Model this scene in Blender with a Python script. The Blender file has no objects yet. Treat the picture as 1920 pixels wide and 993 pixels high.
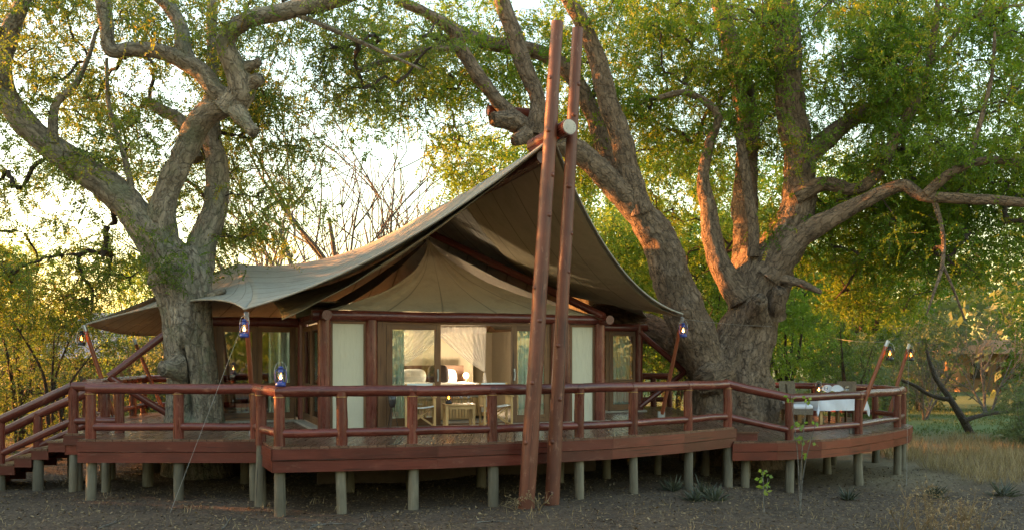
import bpy, math, random
import numpy as np
from mathutils import Vector, Matrix, noise

random.seed(7); RNG = np.random.default_rng(11)
SC = bpy.context.scene
COL = SC.collection
R = math.radians

# ------------------------------------------------------------------ camera, world, sun, exposure
F, EYE = 1600.0, 2.47          # focal length in photo pixels, eye height above the ground
cam = bpy.data.cameras.new('camera'); camo = bpy.data.objects.new('camera', cam); COL.objects.link(camo)
camo.location = (0, 0, EYE); camo.rotation_euler = (R(90), 0, 0)
cam.sensor_width = 36; cam.lens = 30.0; cam.shift_y = 0.0893
cam.clip_start = 0.1; cam.clip_end = 3000
SC.camera = camo
SUN_AZ, SUN_EL = -79.0, 9.5
W = bpy.data.worlds.new('World'); SC.world = W; W.use_nodes = True
sky = W.node_tree.nodes.new('ShaderNodeTexSky'); sky.sky_type = 'NISHITA'; sky.sun_disc = False
sky.sun_elevation = R(SUN_EL); sky.sun_rotation = R(SUN_AZ); sky.dust_density = 1.5; sky.air_density = 1.5
W.node_tree.links.new(sky.outputs[0], W.node_tree.nodes['Background'].inputs[0])
W.node_tree.nodes['Background'].inputs[1].default_value = 0.15
sl = bpy.data.lights.new('sun', 'SUN'); sl.energy = 4.8; sl.angle = R(0.6); sl.color = (1.0, 0.36, 0.09)
so = bpy.data.objects.new('sun', sl); COL.objects.link(so)
sd = Vector((math.sin(R(SUN_AZ)) * math.cos(R(SUN_EL)), math.cos(R(SUN_AZ)) * math.cos(R(SUN_EL)), math.sin(R(SUN_EL))))
so.rotation_euler = sd.to_track_quat('Z', 'Y').to_euler()
SC.view_settings.view_transform = 'Standard'; SC.view_settings.look = 'None'
SC.view_settings.gamma = 1.0; SC.view_settings.exposure = 2.42
SC.render.engine = 'CYCLES'
SC.cycles.max_bounces = 8; SC.cycles.transparent_max_bounces = 16

# ------------------------------------------------------------------ helpers
def P(px, py, Y):
    return Vector(((px - 960) * Y / F, Y, EYE + (668 - py) * Y / F))
C0 = Vector((-0.84, 17.2, 0)); CA = math.atan2(2.2, 5.46)
UX, VX = Vector((math.cos(CA), math.sin(CA), 0)), Vector((-math.sin(CA), math.cos(CA), 0))
def T(u, v, z):                                   # tent frame: u along the facade, v into the tent
    return C0 + UX * u + VX * v + Vector((0, 0, z))
def sstep(a, b, x):
    t = min(1, max(0, (x - a) / (b - a))); return t * t * (3 - 2 * t)
def ground_z(x, y):
    z = -0.36 * sstep(2.0, 7.5, x) * (1 - sstep(23, 34, y))
    near = 1 - sstep(28, 60, y)
    z += near * (0.05 * noise.noise(Vector((x * .5, y * .5, 1))) + 0.025 * noise.noise(Vector((x * 1.9, y * 1.9, 4))))
    return z

ORG = {}
def org(o): return ORG.get(o.name, Vector((0, 0, 0))) if o else Vector((0, 0, 0))
def thing(name, label, cat, loc=(0, 0, 0), rz=0.0, group=None):
    o = bpy.data.objects.new(name, None); COL.objects.link(o); o.empty_display_size = .2
    o.location = loc; o.rotation_euler = (0, 0, rz); o['label'] = label; o['category'] = cat
    if group: o['group'] = group
    ORG[o.name] = Vector(loc); return o
def tag(o, label=None, cat=None, group=None, kind=None):
    for k, v in (('label', label), ('category', cat), ('group', group), ('kind', kind)):
        if v: o[k] = v
    return o
def copy_tree(o, parent=None):
    c = o.copy(); COL.objects.link(c)
    if parent: c.parent = parent
    ORG[c.name] = ORG.get(o.name, Vector((0, 0, 0)))
    for ch in list(o.children): copy_tree(ch, c)
    return c
def frame_of(d):
    d = d.normalized(); a = Vector((0, 0, 1)) if abs(d.z) < .9 else Vector((1, 0, 0))
    x = d.cross(a).normalized(); return x, d.cross(x).normalized(), d
def catmull(pts, rad, steps):
    P_, R_ = [], []; n = len(pts)
    for i in range(n - 1):
        p0, p1, p2, p3 = pts[max(0, i - 1)], pts[i], pts[i + 1], pts[min(n - 1, i + 2)]
        for s in range(steps):
            t = s / steps
            P_.append(.5 * ((2 * p1) + (p2 - p0) * t + (2 * p0 - 5 * p1 + 4 * p2 - p3) * t * t + (3 * p1 - p0 - 3 * p2 + p3) * t ** 3))
            R_.append(rad[i] + (rad[i + 1] - rad[i]) * t)
    P_.append(pts[-1].copy()); R_.append(rad[-1]); return P_, R_

class MB:
    """collects shapes; build() links them as one mesh object"""
    def __init__(s): s.v = []; s.f = []; s.c = []; s.sm = []; s.mi = []; s.m = 0
    def add(s, vs, fs, lc=None, smooth=False):
        b = len(s.v); s.v += [tuple(p) for p in vs]; s.f += [tuple(i + b for i in f) for f in fs]
        s.c += [tuple(p) for p in (lc if lc is not None else vs)]
        s.sm += [smooth] * len(fs); s.mi += [s.m] * len(fs); return s
    def hexa(s, c8, smooth=False):                # 8 corners: bottom 4 (ccw), top 4
        e = [(c8[1] - c8[0]).length, (c8[3] - c8[0]).length, (c8[4] - c8[0]).length]
        k = e.index(max(e)); o = Vector((random.random() * 50, random.random() * 50, random.random() * 50))
        base = [(0, 0, 0), (1, 0, 0), (1, 1, 0), (0, 1, 0), (0, 0, 1), (1, 0, 1), (1, 1, 1), (0, 1, 1)]
        lc = []
        for q in base:
            q = [q[i] * e[i] for i in range(3)]; q[k], q[2] = q[2], q[k]; lc.append(Vector(q) + o)
        s.add(c8, [(0, 3, 2, 1), (4, 5, 6, 7), (0, 1, 5, 4), (1, 2, 6, 5), (2, 3, 7, 6), (3, 0, 4, 7)], lc, smooth); return s
    def box(s, x0, x1, y0, y1, z0, z1, fn=Vector):
        c = [(x0, y0, z0), (x1, y0, z0), (x1, y1, z0), (x0, y1, z0), (x0, y0, z1), (x1, y0, z1), (x1, y1, z1), (x0, y1, z1)]
        return s.hexa([fn(q) if fn is Vector else fn(*q) for q in c])
    def bar(s, a, b, w, h, up=Vector((0, 0, 1))): # rectangular bar from a to b
        d = (b - a).normalized(); x = d.cross(up)
        x = x.normalized() if x.length > 1e-4 else Vector((1, 0, 0)); y = x.cross(d).normalized()
        x = x * w / 2; y = y * h / 2
        return s.hexa([a - x - y, a + x - y, b + x - y, b - x - y, a - x + y, a + x + y, b + x + y, b - x + y])
    def tube(s, pts, rad, n=8, steps=0, mod=None, cap=True, rough=0.0, rf=1.5):
        if not isinstance(rad, (list, tuple)): rad = [rad] * len(pts)
        pts = [Vector(p) for p in pts]; rad = list(rad)
        if steps: pts, rad = catmull(pts, rad, steps)
        m = len(pts); vs, lc, fs = [], [], []
        off = Vector((random.random() * 60, random.random() * 60, random.random() * 60)); L = 0
        x, y, d = frame_of(pts[1] - pts[0])
        for i in range(m):
            dd = (pts[min(i + 1, m - 1)] - pts[max(i - 1, 0)])
            dd = dd.normalized() if dd.length > 1e-7 else d
            q = d.rotation_difference(dd); x = q @ x; y = q @ y; d = dd
            if i: L += (pts[i] - pts[i - 1]).length
            for k in range(n):
                a = 2 * math.pi * k / n; r = rad[i]; dr = x * math.cos(a) + y * math.sin(a)
                if rough:
                    q3 = (pts[i] + dr * r)
                    r *= 1 + rough * (noise.noise(q3 * rf + off) + .5 * noise.noise(q3 * rf * 2.7 + off))
                if rough and n > 20:
                    q4 = Vector((math.cos(a) * rad[i] * 7, math.sin(a) * rad[i] * 7, L * 1.6)) + off
                    r *= 1 + .055 * noise.noise(q4) - .05 * max(0, .12 - abs(noise.noise(q4 * .8 + Vector((7, 3, 1))))) / .12
                if mod: r *= mod(i / (m - 1), dr, pts[i])
                vs.append(pts[i] + dr * r); lc.append(Vector((math.cos(a) * rad[i], math.sin(a) * rad[i], L)) + off)
        for i in range(m - 1):
            for k in range(n):
                a, b = i * n + k, i * n + (k + 1) % n
                fs.append((a, b, b + n, a + n))
        s.add(vs, fs, lc, True)
        if cap:
            b0 = len(s.v)
            s.add(vs[:n], [tuple(range(n))[::-1]], lc[:n]); s.add(vs[-n:], [tuple(range(n))], lc[-n:])
        return s
    def log(s, a, b, r0, r1=None, n=14, knots=True):       # a slightly crooked round pole
        r1 = r0 if r1 is None else r1; a = Vector(a); b = Vector(b); L = (b - a).length
        m = max(4, int(L / .22)); x, y, d = frame_of(b - a); o = random.random() * 90
        pts, rad = [], []
        for i in range(m + 1):
            t = i / m; w = math.sin(math.pi * t) * .012 * min(1, L)
            pts.append(a.lerp(b, t) + x * w * 2 * noise.noise(Vector((o, t * L * .6, 0))) + y * w * 2 * noise.noise(Vector((o, t * L * .6, 9))))
            rad.append((r0 + (r1 - r0) * t) * (1 + .05 * noise.noise(Vector((o, t * L * 1.3, 5)))))
        return s.tube(pts, rad, n, rough=.045 if knots else .02, rf=4)
    def lathe(s, prof, c=(0, 0, 0), n=16):
        c = Vector(c); vs, fs = [], []
        for r, z in prof:
            for k in range(n):
                a = 2 * math.pi * k / n; vs.append(c + Vector((r * math.cos(a), r * math.sin(a), z)))
        for i in range(len(prof) - 1):
            for k in range(n):
                a, b = i * n + k, i * n + (k + 1) % n; fs.append((a, b, b + n, a + n))
        return s.add(vs, fs, None, True)
    def grid(s, fn, nu, nv, thick=0.0):
        g = [[Vector(fn(i / nu, j / nv)) for j in range(nv + 1)] for i in range(nu + 1)]
        vs = [p for r in g for p in r]; lc = [Vector((i / nu, j / nv, 0)) for i in range(nu + 1) for j in range(nv + 1)]
        w = nv + 1; fs = [(i * w + j, (i + 1) * w + j, (i + 1) * w + j + 1, i * w + j + 1) for i in range(nu) for j in range(nv)]
        s.add(vs, fs, lc, True); return s
    def build(s, name, mat, parent=None, world=True):
        me = bpy.data.meshes.new(name); o0 = org(parent) if world else Vector((0, 0, 0))
        me.from_pydata([(p[0] - o0.x, p[1] - o0.y, p[2] - o0.z) for p in s.v], [], s.f)
        for m in (mat if isinstance(mat, (list, tuple)) else [mat]): me.materials.append(m)
        me.polygons.foreach_set('use_smooth', s.sm); me.polygons.foreach_set('material_index', s.mi)
        at = me.attributes.new('lc', 'FLOAT_VECTOR', 'POINT'); at.data.foreach_set('vector', np.array(s.c, dtype=np.float32).ravel())
        me.update()
        o = bpy.data.objects.new(name, me); COL.objects.link(o)
        if parent: o.parent = parent; ORG[o.name] = o0 if world else Vector((0, 0, 0))
        return o
def solid(o, t):
    m = o.modifiers.new('thickness', 'SOLIDIFY'); m.thickness = t; m.offset = 0; return o

# ------------------------------------------------------------------ materials
def lin(*c): return tuple(c) + (1,)
class NT:
    def __init__(s, name):
        s.mat = bpy.data.materials.new(name); s.mat.use_nodes = True; s.t = s.mat.node_tree
        s.b = s.t.nodes['Principled BSDF']; s.out = s.t.nodes['Material Output']
    def n(s, ty, **k):
        o = s.t.nodes.new(ty)
        for a, b in k.items():
            if a in o.inputs: o.inputs[a].default_value = b
            else: setattr(o, a, b)
        return o
    def l(s, a, b): s.t.links.new(a, b)
    def attr(s, nm='lc'): return s.n('ShaderNodeAttribute', attribute_name=nm).outputs['Vector']
    def obj(s): return s.n('ShaderNodeTexCoord').outputs['Object']
    def pos(s): return s.n('ShaderNodeNewGeometry').outputs['Position']
    def scale(s, v, sc):
        m = s.n('ShaderNodeMapping'); m.inputs['Scale'].default_value = sc; s.l(v, m.inputs['Vector']); return m.outputs[0]
    def noise(s, v, sc, det=4, rough=.6):
        o = s.n('ShaderNodeTexNoise'); o.inputs['Scale'].default_value = sc; o.inputs['Detail'].default_value = det; o.inputs['Roughness'].default_value = rough
        s.l(v, o.inputs['Vector']); return o.outputs['Fac']
    def ramp(s, f, *st):
        o = s.n('ShaderNodeValToRGB'); e = o.color_ramp.elements
        while len(e) < len(st): e.new(.5)
        for i, (p, c) in enumerate(st): e[i].position = p; e[i].color = c if len(c) == 4 else lin(*c)
        s.l(f, o.inputs[0]); return o.outputs[0]
    def mix(s, f, a, b, mode='MIX'):
        o = s.n('ShaderNodeMix', data_type='RGBA', blend_type=mode)
        if isinstance(f, float): o.inputs[0].default_value = f
        else: s.l(f, o.inputs[0])
        for i, q in ((6, a), (7, b)):
            if isinstance(q, tuple): o.inputs[i].default_value = q if len(q) == 4 else lin(*q)
            else: s.l(q, o.inputs[i])
        return o.outputs[2]
    def bump(s, h, st, dist=.02, prev=None):
        o = s.n('ShaderNodeBump'); o.inputs['Strength'].default_value = st; o.inputs['Distance'].default_value = dist
        s.l(h, o.inputs['Height'])
        if prev: s.l(prev, o.inputs['Normal'])
        return o.outputs[0]
    def fin(s, col=None, rough=None, nrm=None, **k):
        if col is not None:
            if isinstance(col, tuple): s.b.inputs['Base Color'].default_value = lin(*col)
            else: s.l(col, s.b.inputs['Base Color'])
        if rough is not None:
            if isinstance(rough, float): s.b.inputs['Roughness'].default_value = rough
            else: s.l(rough, s.b.inputs['Roughness'])
        if nrm is not None: s.l(nrm, s.b.inputs['Normal'])
        for a, b in k.items(): s.b.inputs[a].default_value = b
        return s.mat

def wood(name, a, b, c, rough=.45, streak=(14, 14, 1.2), bump=.25, wear=None, crack=True):
    n = NT(name); v = n.attr(); st = n.noise(n.scale(v, streak), 3, 6, .65); bl = n.noise(v, 1.7, 3)
    col = n.mix(n.ramp(bl, (.35, (0, 0, 0)), (.7, (1, 1, 1))), n.ramp(st, (.3, a), (.52, b), (.75, c)), n.ramp(st, (.3, b), (.6, a), (.8, b)))
    if wear:
        w = n.ramp(n.noise(n.scale(v, (5, 5, 2)), 2.2, 6, .7), (.58, (0, 0, 0)), (.72, (1, 1, 1))); col = n.mix(w, col, wear)
    if crack:
        ck = n.ramp(n.noise(n.scale(v, (16, 16, .35)), 2.5, 3, .5), (.30, (1, 1, 1)), (.37, (0, 0, 0))); col = n.mix(ck, col, tuple(q * .3 for q in a))
    lg = n.ramp(n.noise(n.scale(v, (2.5, 2.5, .9)), 1.6, 4, .6), (.3, (.62, .62, .62)), (.5, (1, 1, 1)), (.72, (1.0, .93, .88))); col = n.mix(.8, col, n.mix(1.0, col, lg, 'MULTIPLY'))
    oi = n.n('ShaderNodeObjectInfo'); hv = n.n('ShaderNodeHueSaturation'); mr = n.n('ShaderNodeMapRange'); mr.inputs['To Min'].default_value = .78; mr.inputs['To Max'].default_value = 1.28
    n.l(oi.outputs['Random'], mr.inputs[0]); n.l(mr.outputs[0], hv.inputs['Value']); n.l(col, hv.inputs['Color']); col = hv.outputs[0]
    rg = n.ramp(st, (.2, (rough - .12,) * 3), (.8, (rough + .2,) * 3))
    return n.fin(col, rg, n.bump(st, bump, .01))
M_RAIL = wood('varnished_log', (.07, .016, .011), (.145, .033, .021), (.21, .056, .033), .27, wear=(.25, .10, .065))
M_POLE = wood('reddish_pole', (.08, .022, .011), (.18, .052, .024), (.27, .09, .042), .5, streak=(18, 18, .7), wear=(.33, .16, .10))
M_LPOLE = wood('orange_pole', (.16, .04, .015), (.26, .07, .025), (.32, .10, .04), .4)
M_FASC = wood('fascia_red', (.06, .012, .008), (.125, .025, .015), (.18, .043, .025), .32, streak=(9, 22, .8), wear=(.17, .065, .045))
M_FASC2 = wood('fascia_bright', (.09, .016, .009), (.16, .028, .013), (.21, .05, .024), .34, streak=(9, 22, .8))
M_DECK = wood('deck_plank', (.10, .052, .032), (.155, .082, .052), (.21, .12, .078), .26, streak=(10, 22, .7), bump=.12)
M_GREY = wood('weathered_post', (.09, .078, .052), (.17, .148, .105), (.26, .225, .165), .8, streak=(16, 16, .8), bump=.5)
M_BROWN = wood('joinery', (.09, .038, .013), (.165, .078, .027), (.24, .125, .048), .6, streak=(16, 16, .9), bump=.12)
M_TEAK = wood('pale_teak', (.40, .23, .085), (.56, .35, .14), (.66, .44, .20), .5, bump=.1)
M_CUT = wood('sawn_log_end', (.30, .27, .22), (.45, .42, .36), (.58, .56, .50), .75, streak=(40, 40, 40))

def canvas(name, col, dark, transl=.12, speck=False, seam=0):
    n = NT(name); p = n.pos(); big = n.noise(p, .9, 5, .6); fine = n.noise(p, 60, 2)
    c = n.mix(n.ramp(big, (.35, (0, 0, 0)), (.75, (1, 1, 1))), col, dark)
    if speck:
        sp = n.ramp(n.noise(p, 9, 8, .75), (.58, (0, 0, 0)), (.68, (1, 1, 1))); c = n.mix(sp, c, tuple(q * .62 for q in dark))
    if seam:
        sx = n.n('ShaderNodeSeparateXYZ'); n.l(n.attr(), sx.inputs[0]); m = n.n('ShaderNodeMath', operation='PINGPONG'); n.l(sx.outputs[0], m.inputs[0]); m.inputs[1].default_value = seam
        sm = n.ramp(m.outputs[0], (0, (1, 1, 1)), (.006, (0, 0, 0))); c = n.mix(sm, c, tuple(q * .45 for q in dark))
        stn = n.ramp(n.noise(n.scale(p, (.8, .8, .25)), 2.5, 6, .7), (.5, (0, 0, 0)), (.75, (.6, .6, .6))); c = n.mix(stn, c, tuple(q * .7 for q in dark))
    w = n.noise(n.scale(p, (1.6, 1.6, .4)), 2.2, 5)
    nb = n.bump(w, .6, .08, n.bump(fine, .12, .004))
    n.fin(c, .85, nb)
    tr = n.n('ShaderNodeBsdfTranslucent'); n.l(c, tr.inputs[0]); n.l(nb, tr.inputs['Normal'])
    mx = n.n('ShaderNodeMixShader'); mx.inputs[0].default_value = transl
    n.l(n.b.outputs[0], mx.inputs[1]); n.l(tr.outputs[0], mx.inputs[2]); n.l(mx.outputs[0], n.out.inputs[0]); return n.mat
M_FLY = canvas('fly_canvas', (.40, .375, .315), (.33, .305, .25), .16, True, .0625)
M_LINER = canvas('liner_canvas', (.50, .42, .27), (.42, .355, .23), .18, False, .11)
M_INNER = canvas('inner_canvas', (.44, .365, .24), (.37, .31, .205), .1, False, .1)
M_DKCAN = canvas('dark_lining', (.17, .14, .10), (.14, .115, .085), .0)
M_PANEL = canvas('wall_canvas', (.62, .58, .44), (.56, .52, .39), .1)
M_IWALL = canvas('inside_wall', (.50, .43, .30), (.46, .39, .27), .0)

def plain(name, col, rough=.5, var=.15, sc=8, **k):
    n = NT(name); f = n.noise(n.pos(), sc, 4)
    c = n.ramp(f, (.3, tuple(q * (1 - var) for q in col)), (.7, tuple(min(1, q * (1 + var)) for q in col)))
    return n.fin(c, rough, n.bump(f, .1, .01), **k)
M_BLUE = plain('blue_enamel', (.025, .045, .22), .3)
M_BLACK = plain('black_enamel', (.012, .012, .014), .3)
M_STEEL = plain('galvanised_steel', (.42, .43, .44), .4, Metallic=.8)
M_BRASS = plain('brass_wire', (.55, .36, .13), .4, Metallic=.7)
M_CLOTHW = plain('white_linen', (.72, .73, .78), .85, .05)
M_SLING = plain('sling_cloth', (.62, .70, .70), .85, .05)
M_BED = plain('bed_linen', (.55, .53, .49), .9, .06)
M_CUSH = plain('brown_cushion', (.07, .05, .045), .9, .3, 60)
M_SLAB = plain('screed_edge', (.30, .27, .22), .8, .2)
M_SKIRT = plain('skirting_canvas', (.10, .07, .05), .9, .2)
M_ROPE = plain('guy_rope', (.34, .32, .29), .9, .1)
M_DARKGL = plain('smoked_vase', (.05, .045, .045), .15)
M_THATCH = plain('grey_roof', (.22, .23, .27), .9, .2, 3)
M_OCHRE = plain('ochre_wall', (.42, .24, .12), .85, .15)

def glassy(name, tint, refl=.12, alpha_col=None):
    n = NT(name); t = n.n('ShaderNodeBsdfTransparent'); t.inputs[0].default_value = lin(*tint)
    g = n.n('ShaderNodeBsdfGlossy'); g.inputs['Roughness'].default_value = .01
    fr = n.n('ShaderNodeFresnel'); fr.inputs[0].default_value = 1.5
    ad = n.n('ShaderNodeMath', operation='ADD'); ad.inputs[1].default_value = refl; n.l(fr.outputs[0], ad.inputs[0])
    mx = n.n('ShaderNodeMixShader'); n.l(ad.outputs[0], mx.inputs[0]); n.l(t.outputs[0], mx.inputs[1]); n.l(g.outputs[0], mx.inputs[2])
    n.l(mx.outputs[0], n.out.inputs[0]); return n.mat
M_GLASS = glassy('window_glass', (.86, .9, .88), .10)
M_CLEAR = glassy('clear_glass', (.95, .95, .95), .05)
M_AMBER = glassy('amber_glass', (.95, .55, .18), .05)

def sheer(name, col, op, transl=.5):
    n = NT(name); t = n.n('ShaderNodeBsdfTransparent'); d = n.n('ShaderNodeBsdfDiffuse'); d.inputs[0].default_value = lin(*col)
    q = n.n('ShaderNodeBsdfTranslucent'); q.inputs[0].default_value = lin(*col)
    m1 = n.n('ShaderNodeMixShader'); m1.inputs[0].default_value = transl; n.l(d.outputs[0], m1.inputs[1]); n.l(q.outputs[0], m1.inputs[2])
    m2 = n.n('ShaderNodeMixShader'); n.l(t.outputs[0], m2.inputs[1]); n.l(m1.outputs[0], m2.inputs[2])
    f = n.noise(n.scale(n.pos(), (6, 6, 1.2)), 3, 3); r = n.ramp(f, (.3, (op - .06,) * 3), (.7, (op + .08,) * 3)); n.l(r, m2.inputs[0])
    n.l(m2.outputs[0], n.out.inputs[0]); return n.mat
M_NET = sheer('mosquito_net', (.90, .88, .84), .55)
M_CURT = sheer('pale_curtain', (.58, .78, .76), .92, .4)

def glow(name, col, st):
    n = NT(name); e = n.n('ShaderNodeEmission'); e.inputs[0].default_value = lin(*col); e.inputs[1].default_value = st
    n.l(e.outputs[0], n.out.inputs[0]); return n.mat
M_FLAME = glow('lamp_flame', (1.0, .42, .09), 10)
M_BULB = glow('lamp_bulb', (1.0, .62, .28), 9)

def bark(name, a, b, c, sc=1.0, green=None):
    n = NT(name); v = n.attr(); p = n.pos()
    st = n.noise(n.scale(v, (5 * sc, 5 * sc, 1.3 * sc)), 2.2, 8, .68)
    vo = n.n('ShaderNodeTexVoronoi', feature='DISTANCE_TO_EDGE'); vo.inputs['Scale'].default_value = 7 * sc
    wv = n.n('ShaderNodeVectorMath', operation='ADD'); nz = n.n('ShaderNodeTexNoise'); nz.inputs['Scale'].default_value = 5; n.l(p, nz.inputs['Vector'])
    n.l(n.scale(v, (1, 1, .45)), wv.inputs[0]); n.l(n.scale(nz.outputs['Color'], (.25, .25, .25)), wv.inputs[1]); n.l(wv.outputs[0], vo.inputs['Vector'])
    cr = n.ramp(vo.outputs['Distance'], (0, (.25, .25, .25)), (.12, (1, 1, 1)))
    col = n.ramp(st, (.28, a), (.5, b), (.74, c))
    big = n.ramp(n.noise(p, 1.3, 4), (.42, (0, 0, 0)), (.68, (1, 1, 1))); col = n.mix(big, col, n.ramp(st, (.3, tuple(q * .7 for q in a)), (.7, tuple(q * 1.15 for q in c))))
    col = n.mix(.55, col, n.mix(1.0, col, cr, 'MULTIPLY'))
    if green: col = n.mix(n.ramp(n.noise(p, 2.1, 5), (.5, (0, 0, 0)), (.66, (.75, .75, .75))), col, green)
    fl = n.noise(n.scale(v, (9 * sc, 9 * sc, 4 * sc)), 3, 8, .75); col = n.mix(n.ramp(fl, (.34, (1, 1, 1)), (.46, (0, 0, 0))), col, tuple(q * .35 for q in a)); col = n.mix(n.ramp(fl, (.60, (0, 0, 0)), (.70, (.7, .7, .7))), col, tuple(q * 1.15 for q in c))
    return n.fin(col, .9, n.bump(fl, .9, .04, n.bump(cr, .8, .05, n.bump(st, 1.0, .08))))
M_BARKL = bark('bark_left', (.14, .11, .08), (.31, .255, .185), (.44, .375, .285), green=(.19, .20, .125))
M_BARKR = bark('bark_right', (.095, .063, .04), (.22, .152, .099), (.34, .245, .168))
M_TWIG = bark('twig_bark', (.05, .036, .026), (.10, .075, .055), (.16, .12, .09), 2)
M_GREYBARK = bark('grey_bark', (.13, .12, .105), (.24, .22, .19), (.34, .31, .27), 2)

def leaf(name, cols, transl=.45):
    n = NT(name); at = n.n('ShaderNodeAttribute', attribute_name='lr'); k = len(cols) - 1
    c = n.ramp(at.outputs['Fac'], *[((0, .28, .55, .84, .97)[i] if k == 4 else i / k, q) for i, q in enumerate(cols)])
    n.b.inputs['Roughness'].default_value = .55; n.l(c, n.b.inputs['Base Color'])
    tr = n.n('ShaderNodeBsdfTranslucent'); n.l(n.mix(1.0, c, (1.0, 1.0, .55), 'MULTIPLY'), tr.inputs[0])
    mx = n.n('ShaderNodeMixShader'); mx.inputs[0].default_value = transl; n.l(n.b.outputs[0], mx.inputs[1]); n.l(tr.outputs[0], mx.inputs[2])
    n.l(mx.outputs[0], n.out.inputs[0]); return n.mat
M_LEAFL = leaf('leaf_olive', [(.075, .125, .03), (.12, .185, .036), (.175, .245, .045), (.24, .27, .045), (.36, .22, .03)], .6)
M_LEAFR = leaf('leaf_green', [(.075, .15, .018), (.125, .23, .022), (.185, .29, .026), (.28, .33, .03), (.42, .26, .022)], .62)
M_LEAFB = leaf('leaf_bright', [(.14, .24, .045), (.21, .33, .06), (.30, .41, .075), (.40, .45, .09)], .62)
M_LEAFG = leaf('leaf_greygreen', [(.12, .165, .08), (.18, .225, .11), (.24, .28, .14)], .55)
M_LEAFY = leaf('leaf_yellow', [(.08, .14, .035), (.13, .195, .045), (.19, .24, .05), (.28, .26, .05)])
M_SPIKE = leaf('dark_spike', [(.035, .045, .03), (.06, .07, .045), (.09, .10, .06)], .2)
M_DRY = leaf('dry_straw', [(.20, .14, .07), (.33, .245, .13), (.46, .36, .20)], .25)
M_LITTER = leaf('leaf_litter', [(.035, .021, .011), (.085, .052, .026), (.16, .105, .05), (.28, .20, .10)], .1)
M_GRASS = leaf('lawn_grass', [(.07, .12, .03), (.12, .17, .05), (.18, .20, .08)], .35)

# ------------------------------------------------------------------ foliage builders
def blades(name, base, tip, width, mat, rnd, parent=None, side=None):
    """rhombic leaves from base to tip, all in one mesh"""
    n = len(base); d = tip - base
    sd_ = np.cross(d, RNG.normal(size=(n, 3))) if side is None else side
    sd_ /= np.linalg.norm(sd_, axis=1, keepdims=True) + 1e-9
    w = (np.asarray(width) * np.ones(n))[:, None] / 2; mid = base + d * .45
    o0 = np.array(org(parent))
    vs = np.stack([base, mid + sd_ * w, tip, mid - sd_ * w], 1).reshape(-1, 3) - o0
    me = bpy.data.meshes.new(name); me.vertices.add(4 * n); me.loops.add(4 * n); me.polygons.add(n)
    me.vertices.foreach_set('co', vs.astype(np.float32).ravel()); me.loops.foreach_set('vertex_index', np.arange(4 * n, dtype=np.int32))
    me.polygons.foreach_set('loop_start', np.arange(0, 4 * n, 4, dtype=np.int32)); me.materials.append(mat)
    a = me.attributes.new('lr', 'FLOAT', 'POINT'); a.data.foreach_set('value', np.repeat(rnd, 4).astype(np.float32))
    me.update(calc_edges=True); me.validate()
    o = bpy.data.objects.new(name, me); COL.objects.link(o)
    if parent: o.parent = parent; ORG[o.name] = org(parent)
    return o
def unit(a): return a / (np.linalg.norm(a, axis=-1, keepdims=True) + 1e-9)
def sprays(centers, crad, twigs, leaves, llen, droop=.5, tone=None, spread=1.0):
    """feathery leaf sprays around each clump centre: (base, tip, tone)"""
    n = len(centers); crad = np.asarray(crad) * np.ones(n)
    st = centers[:, None] + RNG.normal(size=(n, twigs, 3)) * (crad * .42)[:, None, None] * np.array([1, 1, .75])
    dr = unit(RNG.normal(size=(n, twigs, 3)) + np.array([0, 0, -droop])); ln = (crad[:, None] * RNG.uniform(.5, 1.1, (n, twigs)))
    t = (np.arange(leaves) + .5) / leaves
    pos = st[:, :, None] + dr[:, :, None] * (ln[:, :, None] * t)[..., None]
    pos[..., 2] -= droop * .35 * (ln[:, :, None] * t ** 2)
    sidev = unit(np.cross(dr, RNG.normal(size=dr.shape)))
    sg = np.where(np.arange(leaves) % 2 == 0, 1, -1)[None, None, :, None]
    ld = unit(sidev[:, :, None] * sg + dr[:, :, None] * .6 + RNG.normal(size=pos.shape) * .26 * spread + np.array([0, 0, -.25]))
    L = llen * RNG.uniform(.6, 1.25, pos.shape[:3])[..., None]
    tn = (RNG.uniform(0, 1, n) if tone is None else tone)[:, None, None] * .62 + RNG.uniform(0, .2, (n, twigs))[:, :, None] + RNG.uniform(-.05, .22, pos.shape[:3])
    sprays.stems = (st.reshape(-1, 3), pos[:, :, -1].reshape(-1, 3))
    return pos.reshape(-1, 3), (pos + ld * L).reshape(-1, 3), np.clip(tn, 0, 1).ravel()
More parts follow.
